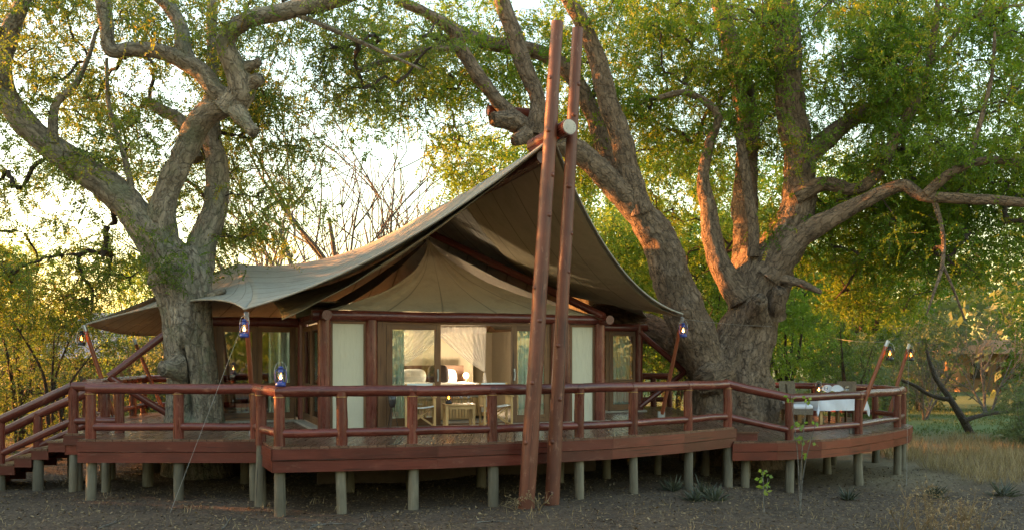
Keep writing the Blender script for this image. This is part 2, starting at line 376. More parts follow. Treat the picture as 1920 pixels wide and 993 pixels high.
def twig_net(limbs, clumps, parent, mat, name='twigs', r0=.0045, minr=.006):
    """join every clump to the nearest limb, twig or earlier clump with a curved tapering branch"""
    nodes = [p for pts, _ in limbs for p in pts]; par = [-1] * len(nodes); rl = [r for _, rr in limbs for r in rr]
    A = np.array([tuple(p) for p in nodes]); N0 = len(nodes)
    d0 = np.array([np.min(np.linalg.norm(A - c, axis=1)) for c in clumps]); order = np.argsort(d0)
    buf = np.zeros((N0 + 5 * len(clumps), 3)); buf[:N0] = A; cnt = N0; paths = []
    for ci in order:
        c = clumps[ci]; d = np.linalg.norm(buf[:cnt] - c, axis=1); j = int(np.argmin(d + .15 * np.maximum(0, buf[:cnt, 2] - c[2])))
        a = Vector(buf[j]); b = Vector(c); L = (b - a).length
        if L < .05: continue
        k = 4; idx = [j]; prev = j
        for s in range(1, k + 1):
            t = s / k; q = a.lerp(b, t) + Vector(RNG.normal(size=3)) * L * .07 * math.sin(math.pi * t) + Vector((0, 0, .10 * L * math.sin(math.pi * t)))
            buf[cnt] = q; par.append(prev); prev = cnt; idx.append(cnt); cnt += 1
        paths.append(idx)
    num = np.zeros(cnt)
    for p in paths: num[p[-1]] += 1
    for i in range(cnt - 1, N0 - 1, -1): num[par[i]] += num[i]
    mb = MB()
    for p in paths:
        rad = [max(minr, r0 * math.sqrt(max(1, num[i])) * 1.6) if i >= N0 else 0 for i in p]
        rad[0] = min(max(rad[1] * 1.15, minr), rl[p[0]] if p[0] < N0 else 9); rad[-1] = minr * .7
        mb.tube([Vector(buf[i]) for i in p], rad, 5, cap=False)
    if paths:
        o = mb.build(name, mat, parent); o['kind'] = 'stuff'; return o
def px_clumps(regs):
    """(px, py, rx, ry, Y0, Y1, count): clump centres spread through that volume"""
    out = []
    for (cx, cy, rx, ry, y0, y1, n) in regs:
        k = 0
        while k < n:
            a, b = random.uniform(-1, 1), random.uniform(-1, 1)
            if a * a + b * b > 1: continue
            Y = random.uniform(y0, y1); p = P(cx + a * rx, cy + b * ry, Y)
            if noise.noise(p * .6) + .6 * noise.noise(p * 1.5) < -.08: 
                if random.random() < .8: k += .3; continue
            out.append(tuple(p)); k += 1
    return np.array(out)
def limb_px(path, Y0, Y1, k=.86):
    n = len(path); pts, rad = [], []
    for i, (x, y, w) in enumerate(path):
        Y = Y0 + (Y1 - Y0) * i / (n - 1); pts.append(P(x, y, Y)); rad.append(w * Y / F / 2 * k)
    return pts, rad

# ------------------------------------------------------------------ ground
def build_ground():
    xs = np.concatenate([np.linspace(-600, -30, 14)[:-1], np.linspace(-30, 30, 151), np.linspace(30, 600, 14)[1:]])
    ys = np.concatenate([np.linspace(-300, 6, 8)[:-1], np.linspace(6, 34, 113), np.linspace(34, 900, 26)[1:]])
    mb = MB(); vs = [(x, y, ground_z(x, y)) for y in ys for x in xs]; w = len(xs)
    fs = [(j * w + i, j * w + i + 1, (j + 1) * w + i + 1, (j + 1) * w + i) for j in range(len(ys) - 1) for i in range(w - 1)]
    mb.add(vs, fs, None, True)
    n = NT('soil_and_lawn'); p = n.pos(); a = n.noise(p, 1.1, 8, .7); b = n.noise(p, 14, 6, .7); c = n.noise(p, .28, 4)
    soil = n.ramp(a, (.3, (.032, .02, .012)), (.5, (.062, .039, .023)), (.72, (.10, .066, .039)))
    soil = n.mix(n.ramp(b, (.5, (0, 0, 0)), (.68, (1, 1, 1))), soil, (.13, .092, .055)); soil = n.mix(n.ramp(b, (.28, (1, 1, 1)), (.42, (0, 0, 0))), soil, (.022, .015, .01))
    lawn = n.ramp(b, (.3, (.06, .10, .025)), (.55, (.11, .155, .045)), (.75, (.19, .19, .09)))
    straw = n.ramp(b, (.3, (.14, .10, .05)), (.7, (.27, .21, .12)))
    sx = n.n('ShaderNodeSeparateXYZ'); n.l(p, sx.inputs[0])
    def edge(out, lo, hi, amp):
        m = n.n('ShaderNodeMath', operation='MULTIPLY_ADD'); n.l(c, m.inputs[0]); m.inputs[1].default_value = amp; n.l(out, m.inputs[2])
        r = n.n('ShaderNodeMapRange'); r.inputs['From Min'].default_value = lo + amp / 2; r.inputs['From Max'].default_value = hi + amp / 2; n.l(m.outputs[0], r.inputs[0]); return r.outputs[0]
    def mul(x, y):
        m = n.n('ShaderNodeMath', operation='MULTIPLY'); n.l(x, m.inputs[0]); n.l(y, m.inputs[1]); return m.outputs[0]
    right = edge(sx.outputs[0], 5.0, 8.0, 4.0)
    col = n.mix(mul(right, edge(sx.outputs[1], 17.5, 20, 3.0)), soil, straw)
    col = n.mix(mul(right, edge(sx.outputs[1], 27, 30, 4.0)), col, lawn)
    n.fin(col, .95, n.bump(b, .7, .04, n.bump(a, .6, .08)))
    tag(mb.build('ground', n.mat), kind='structure')
build_ground()

# ------------------------------------------------------------------ decks
DZ, LZ = 1.07, 0.78                     # main deck and lower dining deck levels
FRONT = [(-7.35, 14.5), (-4.30, 14.5), (-3.70, 13.25), (-2.68, 13.42), (-1.2, 13.75), (0.2, 14.25), (1.75, 15.0), (3.2, 16.0), (4.45, 17.1)]
LOWF = [(4.40, 17.02), (5.3, 17.1), (6.3, 17.45), (7.1, 18.0), (7.8, 18.65), (8.7, 19.55), (9.5, 20.5), (10.0, 21.4), (10.05, 22.4), (9.7, 23.6), (9.0, 24.8)]
def yfront(x, poly):
    for (a, b), (c, d) in zip(poly, poly[1:]):
        if a <= x <= c: return b + (d - b) * (x - a) / (c - a)
    return None
def plank_row(parent, x0, x1, w, yf, yb, z, gap=.008, th=.035):
    x = x0
    while x < x1 - .02:
        e = min(x + w, x1) - gap; a0, a1, b0, b1 = yf(x + .002), yf(e), yb(x), yb(e); dz = random.uniform(-.0025, .0025)
        if min(b0 - a0, b1 - a1) > .1:
            MB().hexa([Vector((x, a0, z - th)), Vector((e, a1, z - th)), Vector((e, b1, z - th)), Vector((x, b0, z - th)),
                       Vector((x, a0, z + dz)), Vector((e, a1, z + dz)), Vector((e, b1, z + dz)), Vector((x, b0, z + dz))]).build('plank', M_DECK, parent)
        x += w
def fascia(parent, poly, z, mat, rows=2, h=.175, off=.0):
    for k in range(rows):
        for (a, b), (c, d) in zip(poly, poly[1:]):
            p, q = Vector((a, b, 0)), Vector((c, d, 0)); dr = (q - p).normalized(); nn = Vector((dr.y, -dr.x, 0))
            o = nn * (.012 + .018 * (k == 0) + off)
            zc = z - .036 - h / 2 - k * (h + .011)
            MB().bar(p + o - dr * .012 + Vector((0, 0, zc)), q + o + dr * .012 + Vector((0, 0, zc)), .035, h).build('fascia_board', mat, parent)
def support(parent, x, y, ztop, r=.09, mat=None):
    zb = ground_z(x, y) - .25
    MB().log((x, y, zb), (x + random.uniform(-.035, .035), y, ztop), r * random.uniform(.85, 1.2), r * random.uniform(.85, 1.05), 12).build('support_post', mat or M_GREY, parent)

deck = thing('timber_deck', 'raised red-brown plank deck on grey stilts around the safari tent', 'deck', (0, 16, DZ))
def yb_main(x):
    if x < -5.5: return 21.5
    return 22.4 if x < 1 else 24.3
plank_row(deck, -9.30, -8.17, .145, lambda x: 17.12 if x > -8.7 else 17.12 + (-8.7 - x) * 7.3, yb_main, DZ)
plank_row(deck, -8.17, -7.35, .137, lambda x: 15.6, yb_main, DZ)
plank_row(deck, -7.35, 4.45, .145, lambda x: yfront(x, FRONT) - .03, yb_main, DZ)
fascia(deck, FRONT, DZ, M_FASC)
fascia(deck, [(-7.35, 15.6), (-7.35, 14.5)], DZ, M_FASC)
fascia(deck, [(-8.17, 15.6), (-7.37, 15.6)], DZ, M_FASC, 1)
fascia(deck, [(-8.17, 15.66), (-7.37, 15.66)], DZ - .18, M_FASC2, 1)
fascia(deck, [(4.47, 17.12), (4.47, 20.4)], DZ, M_FASC)
fascia(deck, [(-9.30, 21.5), (-8.72, 17.15)], DZ, M_FASC)
for i in range(6):
    y = 15.2 + i * 1.15; MB().box(-7.2 if i < 2 else -8.5, 4.2 if i > 1 else 1.9, y, y + .07, DZ - .21, DZ - .042).build('joist', M_FASC, deck)

low = thing('dining_deck', 'lower rounded plank deck carrying the dining table, beside the big tree', 'deck', (7, 20, LZ))
plank_row(low, 4.42, 10.05, .145, lambda x: (yfront(x, LOWF[:9]) or 22.4) - .03, lambda x: 25.2 if x < 8.7 else 25.2 - (x - 8.7) * 1.9, LZ)
fascia(low, LOWF, LZ, M_FASC2, 2, .165)
MB().box(4.50, 4.95, 17.2, 19.6, LZ + .0, LZ + .15).build('step_block', M_FASC, low)
MB().box(4.48, 4.97, 17.16, 19.62, LZ + .152, LZ + .185).build('step_tread', M_DECK, low)

# ------------------------------------------------------------------ railings
RH = .94
def rail_post(parent, x, y, z, h=RH - .1, r=.088, band=True, zoff=.0):
    o = MB().log((x, y, z - .06), (x + random.uniform(-.01, .01), y, z + h), r, r * .96, 14).build('post', M_RAIL, parent)
    if band:
        m = MB(); c = Vector((x, y, z + h - .075))
        m.tube([c + Vector((math.cos(a) * (r * 1.0 + .006), math.sin(a) * (r + .006), 0)) for a in [k * math.pi / 8 for k in range(17)]], .005, 5, cap=False)
        m.build('wire_band', M_BRASS, o)
    return o
def rails(parent, pts, r=.088, low=True, rl=.07, lz=.20, cont=2):
    """pts: post tops positions (x, y, z deck). top rail runs over several posts, lower rail between them"""
    i = 0
    while i < len(pts) - 1:
        j = min(i + cont, len(pts) - 1)
        # straight runs only
        while j > i + 1:
            a, b = Vector(pts[i]), Vector(pts[j])
            if all(((Vector(p) - a) - (b - a) * ((Vector(p) - a).dot(b - a) / (b - a).length_squared)).length < .05 for p in pts[i + 1:j]): break
            j -= 1
        a, b = Vector(pts[i]), Vector(pts[j]); d = (b - a).normalized() * .06; h = Vector((0, 0, RH - r))
        MB().log(a + h - d, b + h + d, r * random.uniform(.96, 1.06), r * random.uniform(.94, 1.0), 16).build('top_rail', M_RAIL, parent)
        i = j
    if low:
        for a, b in zip(pts, pts[1:]):
            h = Vector((0, 0, lz)); MB().log(Vector(a) + h, Vector(b) + h, rl, rl * .95, 12).build('lower_rail', M_RAIL, parent)
rail = thing('deck_railing', 'dark red log railing along the front edge of the tent deck', 'railing', (0, 14.5, DZ))
def on_edge(px, poly, inset=.13):
    best = None
    for (a, b), (c, d) in zip(poly, poly[1:]):
        for k in range(41):
            t = k / 40; x, y = a + (c - a) * t, b + (d - b) * t; q = 960 + F * x / (y + inset)
            if best is None or abs(q - px) < best[0]: best = (abs(q - px), x, y + inset)
    return best[1], best[2]
front = [on_edge(p, FRONT) for p in (525, 640, 775, 922, 1086, 1188, 1291, 1364)]
lf = [(-7.22, 14.63), (-5.72, 14.63), (-4.40, 14.63)]
ang = [(-4.40, 14.63), (-4.13, 14.1), front[0]]
for x, y in front: rail_post(rail, x, y, DZ)
for x, y in lf: rail_post(rail, x, y, DZ)
rail_post(rail, -4.16, 14.12, DZ)
rails(rail, [(x, y, DZ) for x, y in front]); rails(rail, [(x, y, DZ) for x, y in lf]); rails(rail, [(x, y, DZ) for x, y in ang])
for x, y in front: support(deck, x + .01, y, DZ - .04)
for x, y in lf + [(-4.16, 14.12)]: support(deck, x, y, DZ - .04)
for x, y in front[1:7]: support(deck, x - .25, y + 2.0, DZ - .04); support(deck, x - .6, y + 3.6, DZ - .04)
for x, y in ((-7.0, 16.4), (-6.1, 17.4), (-5.2, 16.6), (-7.6, 18.2), (-8.9, 18.6), (-9.1, 20.4), (-8.0, 17.0), (-8.05, 15.8), (-7.5, 15.75), (-8.5, 20.0), (4.2, 18.6), (4.2, 20)):
    support(deck, x, y, DZ - .04)
side = thing('side_railing', 'dark red log railing at the far left end of the deck, behind the stairs', 'railing', (-9, 19, DZ))
sp = [(-8.62, 17.3), (-8.75, 18.2), (-8.92, 19.3), (-9.06, 20.4), (-9.2, 21.35)]
for x, y in sp: rail_post(side, x, y, DZ, band=False)
rails(side, [(x, y, DZ) for x, y in sp])
rp = [(-9.2, 21.35), (-7.9, 21.35), (-6.7, 21.35)]
for x, y in rp[1:]: rail_post(side, x, y, DZ, band=False)
rails(side, [(x, y, DZ) for x, y in rp])
rear = thing('rear_railing', 'pale worn log railing behind the right wing of the tent', 'railing', (4, 24.1, DZ))
rr = [(2.9, 24.1), (4.0, 24.1), (4.45, 24.1)]
for x, y in rr: rail_post(rear, x, y, DZ, band=False)
rails(rear, [(x, y, DZ) for x, y in rr])

dr_ = thing('dining_railing', 'red log railing curving round the lower dining deck', 'railing', (8, 20, LZ))
dl = [(5.65, 17.38), (7.62, 18.75), (9.28, 20.55), (9.86, 21.55), (9.75, 22.9), (8.75, 24.7), (7.2, 25.0), (5.6, 25.0)]
for x, y in dl: rail_post(dr_, x, y, LZ)
rails(dr_, [(x, y, LZ) for x, y in dl], lz=.2, cont=1)
rails(dr_, [(front[-1][0], front[-1][1], DZ), (dl[0][0], dl[0][1], LZ)])
for x, y in dl: support(low, x, y, LZ - .04)
for x, y in ((4.75, 17.4), (5.2, 18.9), (6.6, 19.6), (7.7, 20.8), (6.3, 21.4), (8.4, 22.3), (7.4, 23.2), (4.6, 18.4)): support(low, x, y, LZ - .04)

# ------------------------------------------------------------------ stairs
st = thing('timber_stairs', 'red-brown plank stairs with log handrails going down beside the deck', 'stairs', (-8.8, 16.3, 0))
X, Z = -8.17, DZ
for k in range(7):
    Z -= .14; x1 = X; x0 = X - .31
    for q in range(3):
        a = x0 - .02 + q * .11; MB().box(a, a + .102, 15.58, 17.08, Z - .034, Z).build('tread_board', M_DECK, st)
    MB().box(x1 - .012, x1 + .012, 15.62, 17.04, Z + .002, Z + .104).build('riser', M_FASC, st)
    for y in (15.60, 17.03): MB().box(x0, x1, y, y + .04, Z - .20, Z - .036).build('stringer', M_FASC, st)
    X = x0
for y in (15.7, 16.95):
    a, b = Vector((-8.08, y, DZ)), Vector((-9.42, y, DZ - .56)); c = Vector((-10.2, y, DZ - .98))
    for p in (a, b):
        rail_post(st, p.x, p.y, p.z, band=False); support(st, p.x, p.y, p.z - .05)
    support(st, -8.72, y, DZ - .45)
    h = Vector((0, 0, RH - .088)); g = Vector((0, 0, .22))
    MB().log(a + h, c + h, .09, .085, 16).build('top_rail', M_RAIL, st); MB().log(a + g, c + g, .07, .066, 12).build('lower_rail', M_RAIL, st)
    e = Vector((-7.22, y if y < 16 else 16.95, DZ)) if y < 16 else Vector((-8.62, 17.3, DZ))
    MB().log(a + h, e + h, .088, .085, 16).build('top_rail', M_RAIL, st); MB().log(a + g, e + g, .07, .066, 12).build('lower_rail', M_RAIL, st)
MB().log((-7.22, 14.63, DZ + RH - .09), (-7.22, 15.7, DZ + RH - .09), .086).build('top_rail', M_RAIL, st)
rail_post(st, -7.22, 15.7, DZ, band=False)

# ------------------------------------------------------------------ safari tent
tent = thing('safari_tent', 'canvas safari tent with swooping fly roof, log frame and glazed doors', 'tent', tuple(C0 + Vector((0, 0, DZ))))
FZ = 1.11; HZ = FZ + 2.04                # floor and header underside
def tb(name, mat, u0, u1, v0, v1, z0, z1, parent=None): return MB().box(u0, u1, v0, v1, z0, z1, T).build(name, mat, parent or tent)
def tl(name, a, b, r, mat=None, r1=None, parent=None): return MB().log(T(*a), T(*b), r, r1, 16).build(name, mat or M_RAIL, parent or tent)
tb('floor_slab', M_SLAB, -3.12, 3.12, -.13, 6.6, DZ - .02, FZ)
tb('floor_slab', M_SLAB, -5.7, -3.124, 2.66, 6.6, DZ - .02, FZ - .003); tb('floor_slab', M_SLAB, 3.124, 5.7, 2.66, 6.6, DZ - .02, FZ - .003)
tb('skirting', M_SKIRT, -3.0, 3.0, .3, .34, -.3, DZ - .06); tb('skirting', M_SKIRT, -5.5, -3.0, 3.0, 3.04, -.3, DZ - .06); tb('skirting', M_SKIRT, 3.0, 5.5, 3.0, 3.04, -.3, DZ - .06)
# facade posts, header, canvas panels
for u, r in ((-2.92, .125), (-2.02, .115), (1.88, .105), (2.12, .105), (2.92, .125)): tl('log_post', (u, 0, DZ), (u, 0, HZ + .02), r)
tl('header_log', (-3.15, -.02, HZ + .10), (3.15, -.02, HZ + .10), .105, r1=.10)
for s in (-1, 1): tl('eave_log', (s * 2.94, -.45, HZ + .09), (s * 2.94, 3.0, HZ + .09), .095); tl('header_log', (s * 2.8, 2.78, HZ + .06), (s * 5.75, 2.78, HZ + .06), .1)
def panel(u0, u1):
    p = tb('wall_panel', M_PANEL, u0, u1, .0, .03, FZ, HZ)
    for a, b in ((u0, u0 + .05), (u1 - .05, u1)): tb('panel_batten', M_BROWN, a, b, -.02, -.002, FZ, HZ, p)
    tb('panel_batten', M_BROWN, u0 + .05, u1 - .05, -.02, -.002, HZ - .05, HZ, p)
panel(-2.81, -2.12); panel(2.22, 2.81)
# doors: built on a line from point a to b on the floor
def door(a, b, ztop=None, thick=.05, mid=.34, stile=.09, parent=None, handle=None, lockrail=.1):
    a, b = Vector(a), Vector(b); z0 = FZ + .02; z1 = ztop or HZ - .04; d = (b - a); L = d.length; d.normalize(); n = Vector((-d.y, d.x, 0))
    def fb(s0, s1, q0, q1, t=thick):
        mb = MB(); p0, p1 = a + d * s0 - n * t / 2, a + d * s1 - n * t / 2; nn = n * t
        return mb.hexa([p0 + Vector((0, 0, q0)), p1 + Vector((0, 0, q0)), p1 + nn + Vector((0, 0, q0)), p0 + nn + Vector((0, 0, q0)),
                        p0 + Vector((0, 0, q1)), p1 + Vector((0, 0, q1)), p1 + nn + Vector((0, 0, q1)), p0 + nn + Vector((0, 0, q1))])
    zm = z0 + (z1 - z0) * mid
    o = fb(0, stile, z0, z1).build('door', M_BROWN, parent or tent)
    fb(L - stile, L, z0, z1).build('stile', M_BROWN, o)
    for q0, q1 in ((z0, z0 + .14), (zm, zm + lockrail), (z1 - .11, z1)): fb(stile, L - stile, q0, q1, thick - .006).build('door_rail', M_BROWN, o)
    for q0, q1 in ((z0 + .13, zm + .01), (zm + lockrail - .01, z1 - .1)): fb(stile - .01, L - stile + .01, q0, q1, .008).build('pane', M_GLASS, o)
    if handle is not None:
        s = stile / 2 if handle == 0 else L - stile / 2; mb = MB(); c = a + d * s - n * (thick / 2 + .008)
        mb.bar(c + Vector((0, 0, zm + .18)), c + Vector((0, 0, zm + .42)), .03, .012, n); mb.bar(c - n * .03 + Vector((0, 0, zm + .24)), c - n * .03 + Vector((0, 0, zm + .36)), .014, .02, n)
        mb.build('handle', M_STEEL, o)
    return o
def tp(u, v): q = T(u, v, 0); return q
door(tp(-1.72, .03), tp(-.62, .03), handle=1, stile=.12); door(tp(.90, .03), tp(1.76, .03), handle=0, stile=.12)
tb('door_frame', M_BROWN, -1.90, -1.80, -.03, .10, FZ, HZ); tb('door_frame', M_BROWN, -1.80, -1.73, .0, .10, FZ, HZ - .03)
tb('door_frame', M_BROWN, -1.80, 1.76, -.01, .10, HZ - .045, HZ); tb('door_frame', M_BROWN, 1.765, 1.82, -.03, .10, FZ, HZ)
tb('door_track', M_BROWN, -1.73, 1.76, .0, .10, FZ, FZ + .022)
# side walls of the front room
for s in (-1, 1):
    for k in range(2):
        v0 = .22 + k * 1.22; a, b = tp(s * 2.92, v0), tp(s * 2.92, v0 + 1.18); door(a, b, handle=0 if k else 1) if s < 0 else door(b, a)
    tl('log_post', (s * 2.92, 2.72, DZ), (s * 2.92, 2.72, HZ + .02), .11)
    # wing walls: three glazed leaves, corner post, end wall
    for k in range(3):
        u0 = 3.1 + k * .79; a, b = tp(s * u0, 2.78), tp(s * (u0 + .76), 2.78); (door(b, a) if s < 0 else door(a, b))
        tb('door_frame', M_BROWN, *sorted((s * (u0 - .028), s * (u0 - .003))), 2.74, 2.82, FZ, HZ - .03)
    tl('log_post', (s * 5.52, 2.78, DZ), (s * 5.52, 2.78, HZ + .1), .11); tl('log_post', (s * 5.52, 3.1, DZ), (s * 5.52, 3.1, HZ + .05), .09)
    tb('end_wall', M_PANEL, *sorted((s * 5.50, s * 5.54)), 3.2, 6.4, FZ, HZ)
    # '<'-shaped log outrigger
    ox = 6.75 * s; om = (ox, 2.55, DZ + 1.0)
    tl('outrigger_log', (s * 5.5, 2.72, HZ - .05), om, .075); tl('outrigger_log', (s * 5.5, 2.70, DZ + .12), om, .07)
# back of the tent, inside
tb('back_wall', M_IWALL, -5.5, 5.5, 6.38, 6.42, FZ, HZ)
tb('partition', M_IWALL, -2.9, -2.86, 3.4, 6.4, FZ, HZ); tb('partition', M_IWALL, -2.86, 1.55, 4.25, 4.29, FZ, HZ + .5)
tb('partition', M_IWALL, 2.86, 2.9, 4.3, 6.4, FZ, HZ)
tb('ceiling_lining', M_IWALL, -2.9, 2.9, 3.3, 6.4, HZ + .55, HZ + .58)
for s in (-1, 1): tb('ceiling_lining', M_IWALL, *sorted((s * 2.9, s * 5.5)), 2.85, 6.4, HZ + .12, HZ + .15)

# ---- roof sheets
def qb(a, c, b, t): return a * (1 - t) ** 2 + c * 2 * t * (1 - t) + b * t * t
def sag(a, b, t, d, drop=0.0, pull=None):
    p = a.lerp(b, t); k = 4 * t * (1 - t); p = p + Vector((0, 0, -drop * k))
    return p + pull * k if pull else p
AP, RB = T(.26, -3.42, 6.10), T(.26, 5.2, 6.02)
tips = {-1: (T(-4.42, -.80, 3.30), T(-7.30, 4.35, 3.17), T(-4.2, 4.6, 4.62)), 1: (T(4.95, -.10, 3.42), T(7.4, 4.35, 3.17), T(4.6, 4.6, 4.62))}
BK = T(.26, 9.5, 3.5)
def coons(c0, c1, d0, d1):               # c0(u),c1(u) bottom/top, d0(v),d1(v) left/right
    def f(u, v):
        return (c0(u) * (1 - v) + c1(u) * v + d0(v) * (1 - u) + d1(v) * u
                - (c0(0) * (1 - u) * (1 - v) + c0(1) * u * (1 - v) + c1(0) * (1 - u) * v + c1(1) * u * v))
    return f
fold = lambda p, k=.02: Vector((0, 0, k * noise.noise(p * 1.6) + k * .4 * noise.noise(p * 5)))
def fly(s, off=Vector((0, 0, 0)), shrink=0.0):
    L0, L1, WL = tips[s]
    a0, a1 = AP.copy(), RB.copy()
    if shrink:
        a0 = AP + VX * .05 + Vector((0, 0, -.05)); L0 = L0 + ((T(0, .22, 3.13) - T(0, 0, 3.30)) - UX * (s * .66) if s < 0 else Vector((-.06, .05, -.06)))
        a1 = RB + Vector((0, 0, -.08)); WL = WL + Vector((0, 0, -.08))
    o0, o1 = AP, tips[s][0]
    hem0 = lambda t: sag(o0, o1, t, 0, (.36 if s < 0 else .52), VX * .30)       # front hem, bellied in
    hem = hem0 if not shrink else (lambda t: hem0(t) + (a0 - o0) + (L0 - o1 - (a0 - o0)) * t ** 2)
    rdg = lambda t: sag(a0, a1, t, 0, .07)
    edg = lambda t: sag(L0, WL, t, 0, .10, UX * (-s) * .25)
    bck = lambda t: qb(a1, T(s * 1.9 + .1, 5.0, 4.55) + (Vector((0, 0, -.25)) if shrink else Vector((0, 0, 0))), WL, t)
    body = coons(rdg, edg, hem, bck)     # u along the ridge, v from ridge to eave
    f2 = lambda u, v: (lambda p: p + Vector((0, 0, -.16 * 4 * u * (1 - u) * math.sin(math.pi * v))) + fold(p))(body(u, v))
    return f2, hem, edg
for s in (-1, 1):
    f2, hem, edg = fly(s); o = MB().grid(f2, 44, 36).build('fly_sheet', M_FLY, tent); solid(o, .012)
    mb = MB(); mb.tube([hem(k / 24) + Vector((0, 0, -.0)) for k in range(25)], .022, 6); mb.build('hem', M_FLY, o)
    L0, L1, WL = tips[s]                 # wing sheet: WL - L0 - L1
    pull = (T(s * -.3 + s * 4.2, 3.6, 4.3) - (L0 + L1) / 2) * .30
    hem2 = lambda t: sag(L0, L1, t, 0, -.05, pull)
    def wing(u, v):
        p = (WL.lerp(hem2(u), v) if True else 0); e0 = edg(1 - v); 
        p = p + (e0 - WL.lerp(L0, v)) * (1 - u); return p + Vector((0, 0, -.12 * math.sin(math.pi * v) * u)) + fold(p)
    o = MB().grid(wing, 28, 22).build('wing_fly', M_FLY, tent); solid(o, .012)
    MB().tube([hem2(k / 20) for k in range(21)], .022, 6).build('hem', M_FLY, o)
    L3 = T(s * 5.6, 8.3, 3.1)            # wing rear and back slopes
    o = MB().grid(lambda u, v: (lambda p: p + Vector((0, 0, -.15 * 4 * u * (1 - u) * v)) + fold(p))(WL.lerp(L1.lerp(L3, u), v)), 20, 16).build('wing_fly', M_FLY, tent); solid(o, .012)
    bckc = lambda t: qb(RB, T(s * 1.9 + .1, 5.0, 4.55), WL, t)
    o = MB().grid(lambda u, v: (lambda p: p + Vector((0, 0, -.2 * math.sin(math.pi * v))) + fold(p))(bckc(u).lerp(BK.lerp(L3, u), v)), 20, 16).build('back_fly', M_FLY, tent); solid(o, .012)
f2, hem, edg = fly(-1, shrink=1.0)
o = MB().grid(lambda u, v: f2(u * .55, v), 30, 26).build('fly_liner', M_LINER, tent); solid(o, .01)
f2, hem, edg = fly(1, shrink=1.0)
o = MB().grid(lambda u, v: f2(u * .55, v), 30, 26).build('fly_liner', M_LINER, tent); solid(o, .01)
# inner hipped roof: front panel with curved sides, side panels, hip logs
IA = T(.1, 3.55, 5.42)
for s in (-1, 1):
    if s > 0: tl('hip_log', (s * 3.0, -.05, HZ + .18), (.1 + s * .04, 3.5, 5.46), .085, M_FASC)
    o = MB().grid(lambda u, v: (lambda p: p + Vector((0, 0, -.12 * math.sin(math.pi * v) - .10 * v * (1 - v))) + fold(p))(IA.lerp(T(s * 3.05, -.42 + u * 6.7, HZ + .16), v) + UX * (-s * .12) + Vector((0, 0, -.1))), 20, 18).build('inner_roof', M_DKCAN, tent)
def gable(u, v):                         # v 0 at the apex, 1 at the header
    w = 2.85 * (v ** 1.6); uu = (u * 2 - 1) * w
    p = T(.1 * (1 - v) + uu, 3.5 * (1 - v) ** 1.0 + .02, 5.36 - (5.36 - HZ - .2) * v - .20 * math.sin(math.pi * v))
    return p + VX * (.075 * math.sin(u * 34 + 2 * math.sin(u * 9)) * v * (1 - v) * 2.4) + fold(p)
MB().grid(gable, 60, 30).build('gable_panel', M_INNER, tent)
tl('ridge_log', (.26, 5.1, 5.74), (.22, -3.1, 5.83), .11)
# curtains
def curtain(name, u0, u1, v, z0, z1, parent, amp=.04, n=7):
    def f(a, b):
        q = a * n * 2 * math.pi; return T(u0 + (u1 - u0) * a + .012 * math.sin(q * 1.7), v + amp * math.sin(q) * (.5 + .5 * (1 - b)) + .02 * math.sin(q * .43 + b * 2), z0 + (z1 - z0) * b)
    return MB().grid(f, n * 10, 8).build(name, M_CURT, parent)
cd = curtain('curtain', -1.68, -1.30, .24, FZ + .03, HZ - .1, None); tag(cd, 'pale blue-green curtain gathered inside the left sliding door', 'curtain', 'door curtains')
cd = curtain('curtain', 1.15, 1.74, .24, FZ + .03, HZ - .1, None); tag(cd, 'pale blue-green curtain hanging behind the leaning poles, right sliding door', 'curtain', 'door curtains')
cd = curtain('curtain', -3.62, -3.15, 2.98, FZ + .03, HZ - .1, None, n=5); tag(cd, 'pale curtain inside the glazed doors of the left wing', 'curtain', 'door curtains')
cd = curtain('curtain', 4.75, 5.35, 2.98, FZ + .03, HZ - .1, None, n=6); tag(cd, 'pale curtain inside the glazed doors of the right wing', 'curtain', 'door curtains')

# ------------------------------------------------------------------ big leaning poles and ridge log at the prow
def pole(name, a, b, r0, r1, label):
    o = MB().log(a, b, r0, r1, 20)
    for k in range(9):                    # knots
        t = .06 + k * .105 + random.uniform(-.03, .03); c = Vector(a).lerp(Vector(b), t); an = random.uniform(-2.6, -.5); rr_ = r0 + (r1 - r0) * t
        d = Vector((math.cos(an), math.sin(an), .1)); o.tube([c + d * rr_ * .8, c + d * (rr_ + .008), c + d * (rr_ + .016)], [.05, .036, .012], 8)
    ob = o.build(name, M_POLE); tag(ob, label, 'pole', 'leaning prow poles'); return ob
pole('leaning_pole', P(985, 947, 13.86) + Vector((0, 0, -.25)), P(1045, 42, 13.95), .138, .100, 'tall red-brown log pole in front of the ridge log end')
pole('leaning_pole', P(1033, 944, 14.18) + Vector((0, 0, -.25)), P(1083, 54, 14.32), .122, .092, 'tall slimmer red-brown log pole passing behind the ridge log end')
pr = thing('prow_log', 'short round log with pale sawn end clamped between the leaning poles', 'log', tuple(P(1068, 237, 13.85)))
a, b = P(1068, 238, 13.82), P(1000, 275, 14.95)
MB().log(a, b, .135, .13, 18).build('log_body', M_RAIL, pr)
d = (a - b).normalized(); MB().tube([a, a + d * .012], [.122, .118], 18).build('sawn_end', M_CUT, pr)
cl = thing('cross_log', 'dark horizontal log lying across the limbs behind the tent apex', 'log', tuple(P(915, 208, 19)))
MB().log(P(914, 207, 19.2), P(1003, 214, 19.6), .125, .12, 16).build('log_body', M_RAIL, cl)

